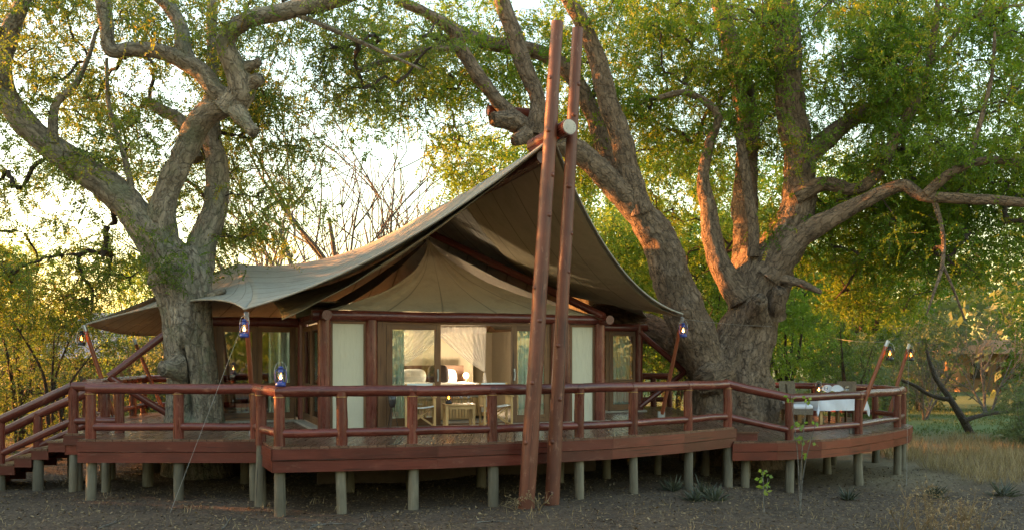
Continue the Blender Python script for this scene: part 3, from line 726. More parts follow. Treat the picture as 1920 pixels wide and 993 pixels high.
# ------------------------------------------------------------------ hurricane lanterns
def lantern(col, glass, label, loc, rz=0.0, hang=False, s=1.0):
    t = thing('hurricane_lantern', label, 'lantern', (0, 0, 0), rz, 'hurricane lanterns')
    B = lambda mb, nm, mat, par=t: mb.build(nm, mat, par, world=False)
    B(MB().lathe([(0, 0), (.075, 0), (.082, .012), (.08, .05), (.06, .068), (.045, .075), (.0, .076)]), 'fuel_tank', col)
    B(MB().lathe([(.036, .075), (.04, .09), (.028, .105), (0, .106)]), 'burner', col)
    B(MB().lathe([(.036, .10), (.052, .135), (.055, .165), (.045, .205), (.036, .225)], n=18), 'globe', glass)
    B(MB().lathe([(.002, .108), (.018, .122), (.021, .138), (.012, .163), (.001, .185)], n=10), 'flame', M_FLAME)
    B(MB().lathe([(.048, .222), (.05, .235), (.036, .25), (.036, .285), (.046, .292), (.03, .312), (.0, .318)]), 'chimney_cap', col)
    for k in (-1, 1):
        B(MB().tube([(k * .062, 0, .055), (k * .083, 0, .09), (k * .086, 0, .17), (k * .076, 0, .24), (k * .034, 0, .275)], .0085, 8, steps=4), 'side_tube', col)
    B(MB().tube([(-.086, 0, .19), (-.09, .01, .28), (-.05, .015, .36), (0, .016, .378), (.05, .015, .36), (.09, .01, .28), (.086, 0, .19)], .0035, 6, steps=4), 'bail_handle', M_STEEL)
    B(MB().tube([(-.05, 0, .15), (0, .056, .15), (.05, 0, .15), (0, -.056, .15), (-.05, 0, .15)], .003, 5, steps=5), 'globe_guard', col)
    t.scale = (s, s, s); t.location = loc; return t
def lean_pole(base, top, label, lant):
    t = thing('lantern_pole', label, 'pole', tuple(base), 0, 'leaning lantern poles')
    base, top = Vector(base), Vector(top); d = (top - base).normalized()
    MB().log(base + d * .10, top - d * .09, .046, .042, 12).build('pole_shaft', M_LPOLE, t)
    MB().tube([top - d * .11, top + d * .03], [.044, .044], 12).build('top_sleeve', M_STEEL, t)
    m = MB(); m.box(base.x - .08, base.x + .08, base.y - .05, base.y + .05, base.z, base.z + .012)
    for k in (-1, 1): m.box(base.x - .075, base.x + .075, base.y + k * .05 - .004, base.y + k * .05 + .004, base.z + .012, base.z + .15)
    m.build('foot_bracket', M_STEEL, t)
    MB().tube([top, top + Vector((.0, -.05, .03)), top + Vector((.0, -.10, .0)), top + Vector((0, -.105, -.03))], .006, 6, steps=3).build('hook', M_STEEL, t)
    if lant:
        p = top + Vector((0, -.12, -.41)); lantern(lant[0], lant[1], lant[2], tuple(p), random.uniform(-.3, .3))
    return t
LB, LK = M_BLUE, M_BLACK
lean_pole((-4.72, 15.6, DZ), P(462, 588, 14.85), 'leaning red lantern pole standing behind the corner of the deck railing', (LB, M_CLEAR, 'blue hurricane lantern hanging at the left corner of the tent fly'))
lean_pole((3.42, 19.55, DZ), P(1279, 597, 18.9), 'leaning orange-red lantern pole on the deck beside the big tree', (LB, M_CLEAR, 'blue hurricane lantern hanging in front of the big tree trunk'))
lean_pole((-8.55, 18.4, DZ), P(158, 611, 18.2), 'dark leaning lantern pole at the left wing awning, above the stairs', (LK, M_AMBER, 'dark lantern hanging from the pole above the stairs'))
lean_pole((-8.55, 21.0, DZ), P(252, 638, 21.2), 'thin upright pole at the back of the left deck', None)
lean_pole((7.55, 18.9, LZ), P(1664, 640, 18.9), 'orange lantern pole leaning over the front rail of the dining deck', (LK, M_AMBER, 'black lantern hanging over the front rail of the dining deck'))
lean_pole((9.75, 22.2, LZ), P(1704, 646, 22.2), 'orange lantern pole at the outer end of the dining deck', (LK, M_AMBER, 'black lantern on the outermost pole of the dining deck'))
lantern(LB, M_CLEAR, 'blue lantern standing on the corner of the log railing', (front[0][0] + .02, front[0][1], DZ + RH - .005), .3)

# guy ropes
def rope(a, b, label, r=.0026, drop=0.0):
    o = MB().tube([sag(a, b, k / 12, 0, drop) for k in range(13)], r, 5).build('guy_rope', M_ROPE); tag(o, label, 'rope', 'guy ropes')
g = lambda px, Y: (lambda p: Vector((p.x, p.y, ground_z(p.x, p.y) - .02)))(P(px, 900, Y))
rope(P(462, 588, 14.85), g(318, 13.5), 'guy rope running from the blue corner lantern down to the ground')
rope(P(462, 588, 14.85), tips[-1][0], 'short rope tying the left tent tip to its pole')
rope(P(1279, 597, 18.9), tips[1][0], 'short rope tying the right tent tip to its pole')
rope(P(1279, 597, 18.9), P(1447, 611, 21), 'thin rope stretched across the trunk of the big tree', drop=.03)
rope(P(158, 611, 18.2), tips[-1][1], 'short rope tying the left wing awning to its pole')
rope(P(1664, 640, 18.9), P(1560, 632, 26), 'thin rope running from the dining deck pole to the bushes', .005, .05)
rope(P(1704, 646, 22.2), g(1700, 18.5), 'guy rope falling from the outermost lantern pole to the ground')

# ------------------------------------------------------------------ veranda furniture
def director_chair(label, loc, rz):
    t = thing('director_chair', label, 'chair', loc, rz, 'director chairs on the veranda'); B = lambda mb, nm, mat=M_TEAK: mb.build(nm, mat, t, world=False)
    for x in (-.27, .27):
        for y in (-.22, .22): B(MB().box(x - .02, x + .02, y - .02, y + .02, .0, .62 if y < 0 else .88), 'leg')
        B(MB().box(x - .035, x + .035, -.27, .25, .622, .65), 'armrest'); B(MB().box(x - .018, x + .018, -.2, .2, .06, .10), 'side_rail'); B(MB().box(x - .018, x + .018, -.2, .2, .415, .45), 'side_rail')
        for k in range(4): B(MB().box(x - .01, x + .01, -.13 + k * .085, -.10 + k * .085, .45, .622), 'arm_slat')
    for y in (-.15, .15):
        for k in (-1, 1): B(MB().bar(Vector((-.25 * k, y + .014 * k, .08)), Vector((.25 * k, y + .014 * k, .43)), .035, .022), 'cross_leg')
    B(MB().grid(lambda a, b: (-.27 + .54 * a, -.22 + .44 * b, .455 - .035 * math.sin(math.pi * a)), 8, 4), 'seat_sling', M_SLING)
    B(MB().grid(lambda a, b: (-.285 + .57 * a, .225 + .03 * math.sin(math.pi * a), .68 + .2 * b), 8, 3), 'back_sling', M_SLING)
    return t
director_chair('pale wood director chair with white sling, beside the smoked vase stand', (-1.76, 16.36, DZ), R(8))
director_chair('pale wood director chair with white sling, between the wine glasses and the leaning poles', (-.32, 16.85, DZ), R(14))
tt = thing('veranda_table', 'small pale wood table between the two director chairs', 'table', (-1.03, 16.52, DZ), R(12)); B = lambda mb, nm, mat=M_TEAK: mb.build(nm, mat, tt, world=False)
for k in range(5): B(MB().box(-.30 + k * .121, -.30 + k * .121 + .115, -.25, .25, .47, .495), 'top_slat')
for x in (-.26, .26):
    for y in (-.21, .21): B(MB().box(x - .025, x + .025, y - .025, y + .025, 0, .47), 'leg')
for y in (-.21, .21): B(MB().box(-.235, .235, y - .012, y + .012, .40, .468), 'apron')
for x in (-.26, .26): B(MB().box(x - .012, x + .012, -.185, .185, .40, .468), 'apron')
tz = DZ + .496
lantern(LK, M_AMBER, 'black lantern with amber glow on the small veranda table', (-1.22, 16.45, tz), .4, s=.82)
def wine(loc, label, grp):
    t = thing('wine_glass', label, 'glass', loc, 0, grp); B = lambda mb, nm, mat=M_CLEAR: mb.build(nm, mat, t, world=False)
    B(MB().lathe([(0, .002), (.036, .003), (.006, .012), (.005, .09), (.012, .1)]), 'stem'); B(MB().lathe([(.012, .1), (.036, .13), (.04, .165), (.032, .21)]), 'bowl')
wine((-.98, 16.5, tz), 'clear wine glass on the veranda table, beside the lantern', 'wine glasses'); wine((-.85, 16.56, tz), 'clear wine glass on the veranda table, beside the right-hand chair', 'wine glasses')
vs_ = thing('vase_stand', 'smoked glass vase in a slender wire tripod by the left door', 'vase', (-2.28, 16.25, DZ)); B = lambda mb, nm, mat: mb.build(nm, mat, vs_, world=False)
B(MB().lathe([(.0, .43), (.05, .44), (.07, .55), (.09, .68), (.085, .68), (.06, .5), (0, .46)]), 'vase', M_DARKGL)
for k in range(3):
    a = k * 2.094 + .4; B(MB().tube([(.13 * math.cos(a), .13 * math.sin(a), 0), (.04 * math.cos(a), .04 * math.sin(a), .42), (.1 * math.cos(a), .1 * math.sin(a), .69)], .006, 6, steps=4), 'tripod_leg', M_BLACK)

# ------------------------------------------------------------------ bedroom
bed = thing('bed', 'double bed with white linen and a pale slatted base inside the tent', 'bed', tuple(T(.15, 2.6, FZ)), CA); B = lambda mb, nm, mat: mb.build(nm, mat, bed, world=False)
B(MB().box(-.9, .9, -1.05, 1.05, .05, .46), 'base', M_TEAK)
for k in range(16): B(MB().box(-.88 + k * .11, -.80 + k * .11, -1.075, -1.052, .06, .46), 'base_slat', M_TEAK)
def soft(x0, x1, y0, y1, z0, z1, r=.35, n=12):
    def f(i, j): return 0
    mb = MB(); cx, cy, cz = (x0 + x1) / 2, (y0 + y1) / 2, (z0 + z1) / 2
    pw = lambda c, e: math.copysign(abs(c) ** e, c)
    vs, fs = [], []
    for i in range(n + 1):
        a = -math.pi / 2 + math.pi * i / n
        for j in range(2 * n):
            b = math.pi * j / n; vs.append((cx + (x1 - x0) / 2 * pw(math.cos(a), r) * pw(math.cos(b), r), cy + (y1 - y0) / 2 * pw(math.cos(a), r) * pw(math.sin(b), r), cz + (z1 - z0) / 2 * pw(math.sin(a), r)))
    m = 2 * n
    for i in range(n):
        for j in range(m): fs.append((i * m + j, i * m + (j + 1) % m, (i + 1) * m + (j + 1) % m, (i + 1) * m + j))
    return mb.add(vs, fs, None, True)
B(soft(-.93, .93, -1.07, 1.05, .45, .76, .22), 'mattress', M_BED); B(MB().box(-.95, .95, 1.06, 1.12, 0, 1.15), 'headboard', M_BROWN)
def pil(name, label, loc, sx, sz, mat, tilt, rz=CA):
    o = soft(-sx / 2, sx / 2, -.09, .09, 0, sz, .55).build(name, mat); o.location = loc; o.rotation_euler = (tilt, 0, rz); tag(o, label, 'pillow'); return o
pil('pillow', 'plump white pillow leaning on the headboard of the bed', T(-.25, 3.35, FZ + .72), .62, .36, M_BED, -.35)
pil('pillow', 'plump white pillow behind the table lamp side of the bed', T(.52, 3.35, FZ + .72), .62, .36, M_BED, -.35)
pil('cushion', 'dark brown woven cushion standing on the bed', T(.22, 2.85, FZ + .72), .5, .46, M_CUSH, -.3)
# mosquito net hung from a square frame
net = thing('mosquito_net', 'white mosquito net tied back in swags over the bed', 'net', tuple(T(-.35, 2.6, FZ)))
NZ = HZ - .03; NU0, NU1, NV0, NV1 = -1.45, .78, 1.2, 3.9
for a, b in (((NU0, NV0), (NU1, NV0)), ((NU0, NV1), (NU1, NV1)), ((NU0, NV0), (NU0, NV1)), ((NU1, NV0), (NU1, NV1))): MB().log(T(*a, NZ), T(*b, NZ), .018, n=8).build('net_frame', M_BROWN, net)
def swag(a, b, tie, v, bulge, ph):
    """cloth hung along the frame from a to b, gathered at tie"""
    def f(s, t):
        top = a.lerp(b, s); e = tie + (top - tie).normalized() * .03; k = t ** .8
        p = top.lerp(e, k); p += Vector((0, 0, -bulge * math.sin(math.pi * t) * s)); w = .05 * math.sin(s * 55 + ph) * (1 - t * .55) * min(1, t * 4)
        return p - VX * (w + v * t)
    return MB().grid(f, 64, 18)
MB().grid(lambda a, b: T(NU0 + (NU1 - NU0) * a, NV0 - .03 + .012 * math.sin(a * 90), NZ + .03 - .17 * b), 90, 2).build('net_valance', M_NET, net)
lt, rt = T(NU0 + .05, NV0 - .04, FZ + 1.02), T(NU1 - .05, NV0 - .04, FZ + 1.02)
swag(T(NU1, NV0, NZ), T(NU0 + .95, NV0, NZ), rt, .02, .07, 0).build('net_swag', M_NET, net)
swag(T(NU0, NV0 + .03, NZ), T(NU1 - .68, NV0 + .03, NZ), lt, .02, .07, 2).build('net_swag', M_NET, net)
for q in (lt, rt):
    MB().grid(lambda a, b: q + Vector((.02 * math.cos(a * 6.28) * (1 + 5 * b), .02 * math.sin(a * 6.28) * (1 + 5 * b), -b * .85)) + UX * .015 * math.sin(a * 40) * b, 24, 8).build('net_tail', M_NET, net)
def point(loc, w, r=.06):
    l = bpy.data.lights.new('lamp_light', 'POINT'); l.energy = w; l.color = (1, .80, .56); l.shadow_soft_size = r; o = bpy.data.objects.new('lamp_light', l); COL.objects.link(o); o.location = loc; return o
lp = thing('bedside_lamp', 'glowing round bedside lamp on a small stand beside the bed', 'lamp', tuple(T(1.0, 3.2, FZ)))
c = T(1.0, 3.2, .18)
MB().lathe([(.16, FZ - .18), (.16, FZ - .16), (.03, FZ + .05), (.03, FZ + .62), (.05, FZ + .66)], c).build('stand', M_BROWN, lp); MB().lathe([(.001, FZ + .66), (.05, FZ + .68), (.07, FZ + .73), (.05, FZ + .78), (.001, FZ + .80)], c).build('globe_bulb', M_BULB, lp)
point(T(1.0, 2.95, FZ + .95), 24)
for (u, v, z, lab) in ((-1.05, 4.1, HZ - .10, 'small glowing wall light high above the bed head'), (-.92, 4.1, HZ - .55, 'small glowing wall light below the higher one, above the bed head')):
    t = thing('wall_light', lab, 'lamp', tuple(T(u, v, z)), 0, 'wall lights over the bed'); MB().lathe([(.001, z - .035), (.028, z - .015), (.03, z + .01), (.001, z + .035)], T(u, v, 0)).build('bulb', M_BULB, t)
    MB().bar(T(u, v + .03, z), T(u, 4.25, z), .03, .03).build('bracket', M_BRASS, t)
point(T(-.9, 3.7, HZ - .2), 34)
wd = thing('wardrobe', 'pale bamboo-fronted chest at the foot of the bed', 'chest', tuple(T(-.3, 1.28, FZ)), CA); B = lambda mb, nm, mat: mb.build(nm, mat, wd, world=False)
B(MB().box(-.7, .7, -.18, .18, .02, .46), 'carcass', M_TEAK)
for k in range(20): B(MB().box(-.68 + k * .0685, -.625 + k * .0685, -.2, -.182, .05, .43), 'front_slat', M_TEAK)
B(MB().box(-.73, .73, -.22, .2, .462, .49), 'lid', M_TEAK)

# ------------------------------------------------------------------ dining set
tx, ty = 8.02, 21.55
dt = thing('dining_table', 'square wooden table on the lower deck, under a white cloth', 'table', (tx, ty, LZ), R(12)); B = lambda mb, nm, mat=M_TEAK: mb.build(nm, mat, dt, world=False)
B(MB().box(-.62, .62, -.55, .55, .70, .735), 'tabletop')
for x in (-.55, .55):
    for y in (-.48, .48): B(MB().box(x - .035, x + .035, y - .035, y + .035, 0, .70), 'leg')
def cloth(a, b):
    x, y = (a * 2 - 1) * 1.02, (b * 2 - 1) * .95; cx, cy = max(-.63, min(.63, x)), max(-.56, min(.56, y)); dx, dy = x - cx, y - cy; q = math.hypot(dx, dy)
    if q < 1e-6: return (x, y, .740)
    w = .05 * math.sin(9 * (x + y) + 3 * (x - y)) * min(1, q * 3); k = min(q, .02) / q
    return (cx + dx * (.02 / max(q, .02) if q > .02 else 1) + dx / q * (.02 + .09 * q + w * .6), cy + dy / q * (.02 + .09 * q + w * .6), .740 - max(0, q - .02))
oc = MB().grid(cloth, 60, 60).build('tablecloth', M_CLOTHW); oc.location = (tx, ty, LZ); oc.rotation_euler = (0, 0, R(12)); tag(oc, 'white cloth draped over the dining table with hanging corners', 'tablecloth')
def wicker_mat():
    n = NT('woven_wicker'); v = n.obj(); w1 = n.n('ShaderNodeTexWave', wave_type='BANDS', bands_direction='Z'); w1.inputs['Scale'].default_value = 22; w1.inputs['Distortion'].default_value = 1.5; n.l(v, w1.inputs['Vector'])
    f = n.noise(v, 20, 4); c = n.mix(w1.outputs['Fac'], n.ramp(f, (.3, (.10, .075, .05)), (.7, (.20, .155, .11))), n.ramp(f, (.3, (.26, .21, .15)), (.7, (.40, .33, .25))))
    return n.fin(c, .75, n.bump(w1.outputs['Fac'], .8, .012))
M_WICK = wicker_mat()
def wicker_chair(label, loc, rz):
    t = thing('wicker_chair', label, 'chair', loc, rz, 'wicker dining chairs'); B = lambda mb, nm, mat=M_WICK: mb.build(nm, mat, t, world=False)
    B(MB().box(-.26, .26, -.26, .28, .30, .45), 'seat'); B(soft(-.25, .25, -.24, .22, .445, .51, .3), 'seat_cushion', M_CLOTHW)
    B(MB().grid(lambda a, b: (-.26 + .52 * a, .25 + .10 * b + .02 * math.cos(math.pi * (a - .5)), .30 + .74 * b), 10, 10), 'backrest'); solid(t.children[-1], .05)
    for x in (-.22, .22):
        for y in (-.22, .23): B(MB().box(x - .025, x + .025, y - .025, y + .025, 0, .30), 'leg', M_BROWN)
wicker_chair('tan wicker dining chair with its back to the big tree', (7.02, 20.75, LZ), R(78))
wicker_chair('tan wicker dining chair half hidden behind the set table', (8.62, 22.35, LZ), R(-45))
wicker_chair('tan wicker dining chair pulled in at the side of the cloth', (7.5, 22.6, LZ), R(20))
zt = LZ + .742
lantern(LK, M_CLEAR, 'black lantern standing on the white dining cloth', (7.66, 21.3, zt), .2, s=.9)
def napkin(loc, label):
    def f(a, b):
        an = R(-70 + 140 * a); r = .03 + .17 * b; return (math.sin(an) * r, .02 * (1 if int(a * 24) % 2 else -1) * b, .05 + math.cos(an) * r * .95)
    t = thing('fan_napkin', label, 'napkin', loc, R(10), 'fan-folded napkins'); MB().grid(f, 24, 6).build('fan', M_CLOTHW, t, world=False); MB().lathe([(.05, 0), (.03, .03), (.02, .07)]).build('folded_base', M_CLOTHW, t, world=False)
napkin((7.95, 21.5, zt), 'white fan-folded napkin beside the dining lantern'); napkin((8.17, 21.45, zt), 'white fan-folded napkin next to the dining glasses')
for k, (x, y) in enumerate(((8.35, 21.35), (8.45, 21.5), (7.82, 21.25))): wine((x, y, zt), ['clear wine glass on the dining cloth, by the fan napkin', 'clear wine glass on the dining cloth, nearest the far chair', 'clear wine glass on the dining cloth, beside the lantern'][k], 'wine glasses')

# ------------------------------------------------------------------ the two great trees
def great_tree(name, label, base, trunk, limbs, clumps, bmat, lmat, crad, tw, lv, llen, knots=(), tmod=None, droop=.6):
    t = thing(name, label, 'tree', tuple(base))
    pts, rad = trunk; MB().tube(pts, rad, 112, steps=26, rough=.10, rf=1.3, mod=tmod).build('trunk', bmat, t)
    samples = []
    for p, r in limbs:
        MB().tube(p, r, 40, steps=18, rough=.15, rf=2.1).build('limb', bmat, t); samples.append(catmull(p, r, 6))
    for a, b, r in knots:
        d = (b - a); MB().tube([a, a + d * .55, b, b + d * .02, b - d * .12], [r * 1.6, r * 1.15, r * .95, r * .55, r * .45], 20, steps=4, rough=.30, rf=3.5).build('burl', bmat, t)
    twig_net([(p[4:], r[4:]) for p, r in samples], clumps, t, M_TWIG)
    b_, t_, tn = sprays(clumps, crad, tw, lv, llen, droop); blades('crown', b_, t_, llen * .46, lmat, tn, t); sb, se = sprays.stems; tag(blades('leaf_stalks', sb, se, .011, M_TWIG, np.zeros(len(sb)), t), kind='stuff')
    return t
# left tree, growing through the deck
TY = 17.75
ltrunk = ([P(372, 900, TY), P(370, 840, TY), P(366, 785, TY), P(362, 720, TY), P(358, 650, TY), P(350, 580, TY), P(340, 520, TY), P(330, 470, TY)],
          [v * TY / F / 2 for v in (130, 116, 104, 94, 86, 92, 114, 76)])
def lmod(t, d, p):
    a = math.atan2(d.x, -d.y); h = p.z; g = 1.0
    if 1.0 < h < 2.85: g -= .80 * math.exp(-((a - .08 - .10 * math.sin(h * 2)) / (.10 + .10 * (2.85 - h))) ** 2) * sstep(1.0, 1.4, h) * (1 - sstep(2.3, 2.85, h))
    return g + .07 * math.sin(a * 3 + h) * (1 - sstep(.8, 2.2, h)) + .05 * math.sin(5 * a + 1.3)
LL = [limb_px(l, a, b) for l, a, b in (
    ([(345, 530, 100), (305, 470, 92), (270, 420, 76), (215, 360, 66), (130, 300, 60), (60, 245, 55), (18, 190, 48), (2, 140, 42), (20, 60, 36), (52, -20, 30)], 17.75, 16.6),
    ([(335, 520, 90), (305, 440, 66), (308, 375, 56), (340, 300, 50), (368, 240, 54), (395, 208, 54), (430, 190, 58)], 17.7, 16.7),
    ([(440, 195, 48), (405, 172, 42), (372, 130, 40), (310, 100, 34), (250, 92, 30), (207, 93, 30), (200, 45, 32), (190, -20, 32)], 16.7, 16.0),
    ([(362, 125, 34), (345, 95, 34), (338, 50, 30), (312, 5, 34), (270, -30, 34)], 16.5, 16.3),
    ([(425, 205, 60), (452, 170, 58), (436, 120, 44), (424, 75, 40), (462, 40, 38), (540, 20, 36), (640, -4, 32), (720, -40, 26)], 16.7, 15.8),
    ([(355, 540, 90), (375, 470, 66), (403, 390, 52), (408, 310, 48), (396, 255, 42), (398, 130, 26), (396, 0, 20), (396, -40, 16)], 17.9, 18.6),
    ([(370, 300, 30), (340, 230, 30), (300, 205, 26), (275, 190, 20)], 18.3, 18.8),
    ([(100, 270, 22), (103, 200, 18), (140, 160, 14), (165, 110, 10), (180, 60, 8)], 17.0, 17.2),
    ([(250, 370, 16), (235, 300, 12), (205, 200, 10), (200, 110, 7)], 17.3, 17.6),
    ([(0, 60, 26), (-60, 30, 22), (-140, 0, 16)], 16.6, 16.2),
    ([(540, 20, 14), (610, 50, 11), (700, 90, 8), (790, 130, 5)], 16.0, 16.4))]
LK_ = [(P(335, 690, 17.35), P(305, 690, 17.0), .17), (P(450, 165, 16.6), P(488, 148, 16.4), .12), (P(440, 205, 16.6), P(476, 248, 16.4), .12), (P(450, 130, 16.5), P(486, 116, 16.4), .09), (P(395, 555, 17.5), P(420, 545, 17.3), .06)]
LC = px_clumps([(120, 120, 240, 190, 15.7, 21.3, 150), (140, 420, 200, 140, 17.7, 22.3, 100), (300, 230, 200, 160, 18.2, 22.3, 86), (480, 300, 150, 170, 17.7, 21.8, 88),
                (540, 110, 190, 130, 16.7, 20.8, 88), (420, 460, 90, 60, 18.2, 20.3, 22), (720, 110, 140, 110, 17.2, 20.8, 48), (330, 460, 110, 90, 16.6, 17.3, 7), (60, 560, 150, 70, 19.2, 22.8, 48), (370, 0, 420, 50, 15.2, 19.8, 65),
                (-150, 200, 150, 300, 15.2, 20.8, 57)])
great_tree('spreading_tree', 'gnarled grey-green tree with crooked limbs growing through the left deck', (ltrunk[0][0].x, TY, 0), ltrunk, LL, LC, M_BARKL, M_LEAFL, .5, 13, 17, .078, LK_, lmod, .3)
# right tree
TY2 = 21.7
rtrunk = ([P(1375, 880, TY2), P(1374, 820, TY2), P(1374, 760, TY2), P(1376, 700, TY2), P(1392, 645, TY2), P(1411, 588, TY2), P(1424, 530, TY2), P(1436, 478, TY2)],
          [v * TY2 / F / 2 for v in (184, 166, 152, 134, 104, 96, 110, 96)])
def rmod(t, d, p):
    a = math.atan2(d.x, -d.y); h = p.z; lo = 1 - sstep(.9, 2.6, h)
    return 1 + .12 * math.sin(a * 4 + .6) * lo + .05 * math.sin(a * 7 + h * 1.2) - .22 * math.exp(-((a + .15) / .16) ** 2) * sstep(.9, 1.3, h) * (1 - sstep(2.0, 3.0, h))
RL = [limb_px(l, a, b) for l, a, b in (
    ([(1350, 735, 90), (1312, 645, 92), (1274, 560, 88), (1245, 470, 80), (1205, 405, 68), (1150, 345, 56), (1090, 290, 50), (1030, 258, 46), (985, 240, 46), (945, 215, 44)], 21.6, 19.0),
    ([(975, 238, 36), (930, 185, 30), (895, 140, 30), (862, 90, 30), (850, 60, 28), (800, 25, 22), (740, 0, 18)], 19.1, 18.4),
    ([(1000, 250, 40), (1008, 190, 34), (985, 130, 40), (962, 60, 36), (940, 0, 32), (930, -40, 28)], 19.2, 18.8),
    ([(1200, 400, 56), (1182, 330, 48), (1162, 250, 46), (1138, 185, 44), (1120, 110, 40), (1092, 45, 34), (1060, -10, 30)], 20.3, 19.4),
    ([(1150, 350, 40), (1110, 210, 36), (1060, 130, 34), (1000, 95, 34), (900, 78, 32), (830, 40, 24)], 20.8, 20.6),
    ([(1340, 715, 70), (1285, 660, 66), (1240, 628, 64), (1180, 603, 62), (1110, 590, 50)], 22.0, 23.5),
    ([(1418, 560, 104), (1445, 495, 104), (1475, 440, 88), (1497, 380, 74), (1498, 300, 66), (1482, 200, 60), (1476, 100, 56), (1470, 0, 52), (1468, -50, 48)], 21.6, 20.8),
    ([(1400, 540, 80), (1398, 460, 52), (1396, 390, 54), (1400, 310, 50), (1402, 230, 46), (1388, 150, 46), (1368, 80, 40), (1350, 10, 36), (1340, -40, 32)], 22.0, 22.6),
    ([(1390, 560, 60), (1350, 500, 48), (1335, 440, 42), (1328, 390, 38), (1318, 335, 26), (1330, 270, 20), (1345, 215, 18), (1290, 175, 14), (1230, 185, 10)], 21.4, 20.6),
    ([(1412, 480, 26), (1412, 420, 24), (1398, 330, 22), (1386, 250, 18)], 21.1, 20.8),
    ([(1440, 520, 70), (1500, 445, 52), (1555, 412, 40), (1620, 378, 32), (1690, 348, 28), (1730, 368, 25), (1800, 372, 23), (1920, 380, 21), (2030, 400, 16)], 21.2, 18.8),
    ([(1490, 370, 40), (1545, 345, 30), (1600, 355, 26), (1640, 330, 26), (1690, 240, 22), (1735, 150, 18), (1752, 60, 13), (1760, -20, 10)], 21.0, 19.8),
    ([(1740, 130, 12), (1800, 55, 10), (1850, 20, 8), (1920, 10, 6)], 20.0, 19.6),
    ([(1490, 320, 50), (1540, 270, 44), (1590, 230, 34), (1660, 190, 24)], 21.3, 22.5),
    ([(1735, 365, 22), (1790, 320, 20), (1860, 300, 17), (1930, 312, 14)], 19.6, 19.0),
    ([(1815, 310, 12), (1838, 230, 10), (1860, 140, 8), (1865, 60, 5)], 19.3, 19.3),
    ([(1750, 370, 12), (1768, 440, 9), (1766, 500, 8), (1752, 545, 6), (1738, 588, 3)], 19.6, 19.4), ([(1767, 495, 7), (1785, 535, 6), (1810, 600, 3)], 19.5, 19.5),
    ([(1455, 520, 24), (1500, 530, 18), (1540, 548, 10)], 21.0, 20.6),
    ([(860, 90, 14), (800, 95, 14), (720, 115, 12), (650, 140, 10)], 18.6, 18.2))]
RK = [(P(1418, 590, 21.1), P(1425, 560, 20.55), .20), (P(1450, 590, 21.3), P(1462, 545, 20.8), .19), (P(960, 225, 19.0), P(925, 224, 18.7), .16), (P(985, 255, 19.1), P(966, 263, 18.8), .13), (P(1340, 705, 21.2), P(1320, 712, 20.75), .34)]
RC = px_clumps([(870, 90, 190, 110, 19.1, 23.3, 99), (960, 300, 150, 110, 22.6, 26.8, 68), (1150, 170, 190, 170, 20.1, 26.8, 186), (1330, 150, 170, 160, 20.6, 26.8, 170), (1560, 150, 220, 160, 19.6, 26.8, 263),
                (1800, 180, 200, 180, 18.6, 25.8, 263), (1620, 430, 190, 80, 20.6, 25.8, 162), (1830, 430, 170, 100, 19.6, 24.8, 147), (1300, 400, 110, 120, 24.6, 27.8, 68), (1780, 330, 200, 60, 20.1, 23.8, 108),
                (1480, 0, 480, 50, 17.6, 24.8, 155), (760, 200, 120, 100, 20.1, 22.3, 37), (2000, 200, 100, 300, 18.6, 24.8, 62), (1640, 540, 120, 50, 21.6, 24.8, 40)])
great_tree('giant_tree', 'huge brown multi-limbed tree between the tent and the dining deck', (rtrunk[0][0].x, TY2, 0), rtrunk, RL, RC, M_BARKR, M_LEAFR, .55, 14, 17, .088, RK, rmod, .35)

# ------------------------------------------------------------------ background trees and bushes (prototypes, then copies)
def wild_tree(name, label, h, stems, spread, nclump, lmat, bmat, leafn, llen, crad, group, cat='tree', low=.3, lean=0):
    t = thing(name, label, cat, (0, 0, 0), 0, group); lims = []
    for k in range(stems):
        a = 2 * math.pi * k / stems + random.uniform(-.5, .5); r = spread * random.uniform(.25, .55); q = Vector((math.cos(a), math.sin(a), 0)); z = h * random.uniform(.62, .92)
        p = [q * .05 * (stems > 1) + Vector((0, 0, -.2)), q * r * .18 + Vector((random.uniform(-.1, .1), 0, z * .3)), q * r * .5 + Vector((random.uniform(-.3, .3), random.uniform(-.3, .3), z * .62)), q * r + Vector((lean, 0, z))]
        r0 = h * .018 / math.sqrt(stems) + .02; lims.append((p, [r0 * 1.25, r0, r0 * .65, r0 * .2]))
    mb = MB()
    for p, r in lims: mb.tube(p, r, 10, steps=6, rough=.12, rf=2)
    mb.build('trunk', bmat, t, world=False)
    cl = []
    while len(cl) < nclump:
        q = Vector((random.gauss(0, .42), random.gauss(0, .42), random.uniform(-1, 1)))
        if q.length > 1.15: continue
        p = Vector((q.x * spread, q.y * spread, h * (low + (1 - low) * (q.z * .5 + .5))))
        if noise.noise(p * .7 + Vector((h, 0, 0))) < -.15 and random.random() < .7: continue
        cl.append(tuple(p))
    cl = np.array(cl); sm = [catmull(p, r, 6) for p, r in lims]; twig_net([(p[5:], r[5:]) for p, r in sm], cl, t, bmat, minr=.008)
    if leafn:
        b_, t_, tn = sprays(cl, crad, 10, leafn, llen, .3); blades('crown', b_, t_, llen * .5, lmat, tn, t)
    return t
protoA = wild_tree('bush_tree', 'slender many-stemmed green tree behind the dining deck', 7.5, 5, 2.6, 120, M_LEAFB, M_TWIG, 14, .13, .75, 'green trees behind the lodge')
protoB = wild_tree('broad_tree', 'broad green tree', 10.5, 3, 4.2, 190, M_LEAFR, M_TWIG, 14, .16, .95, 'tall trees behind the lodge', low=.2)
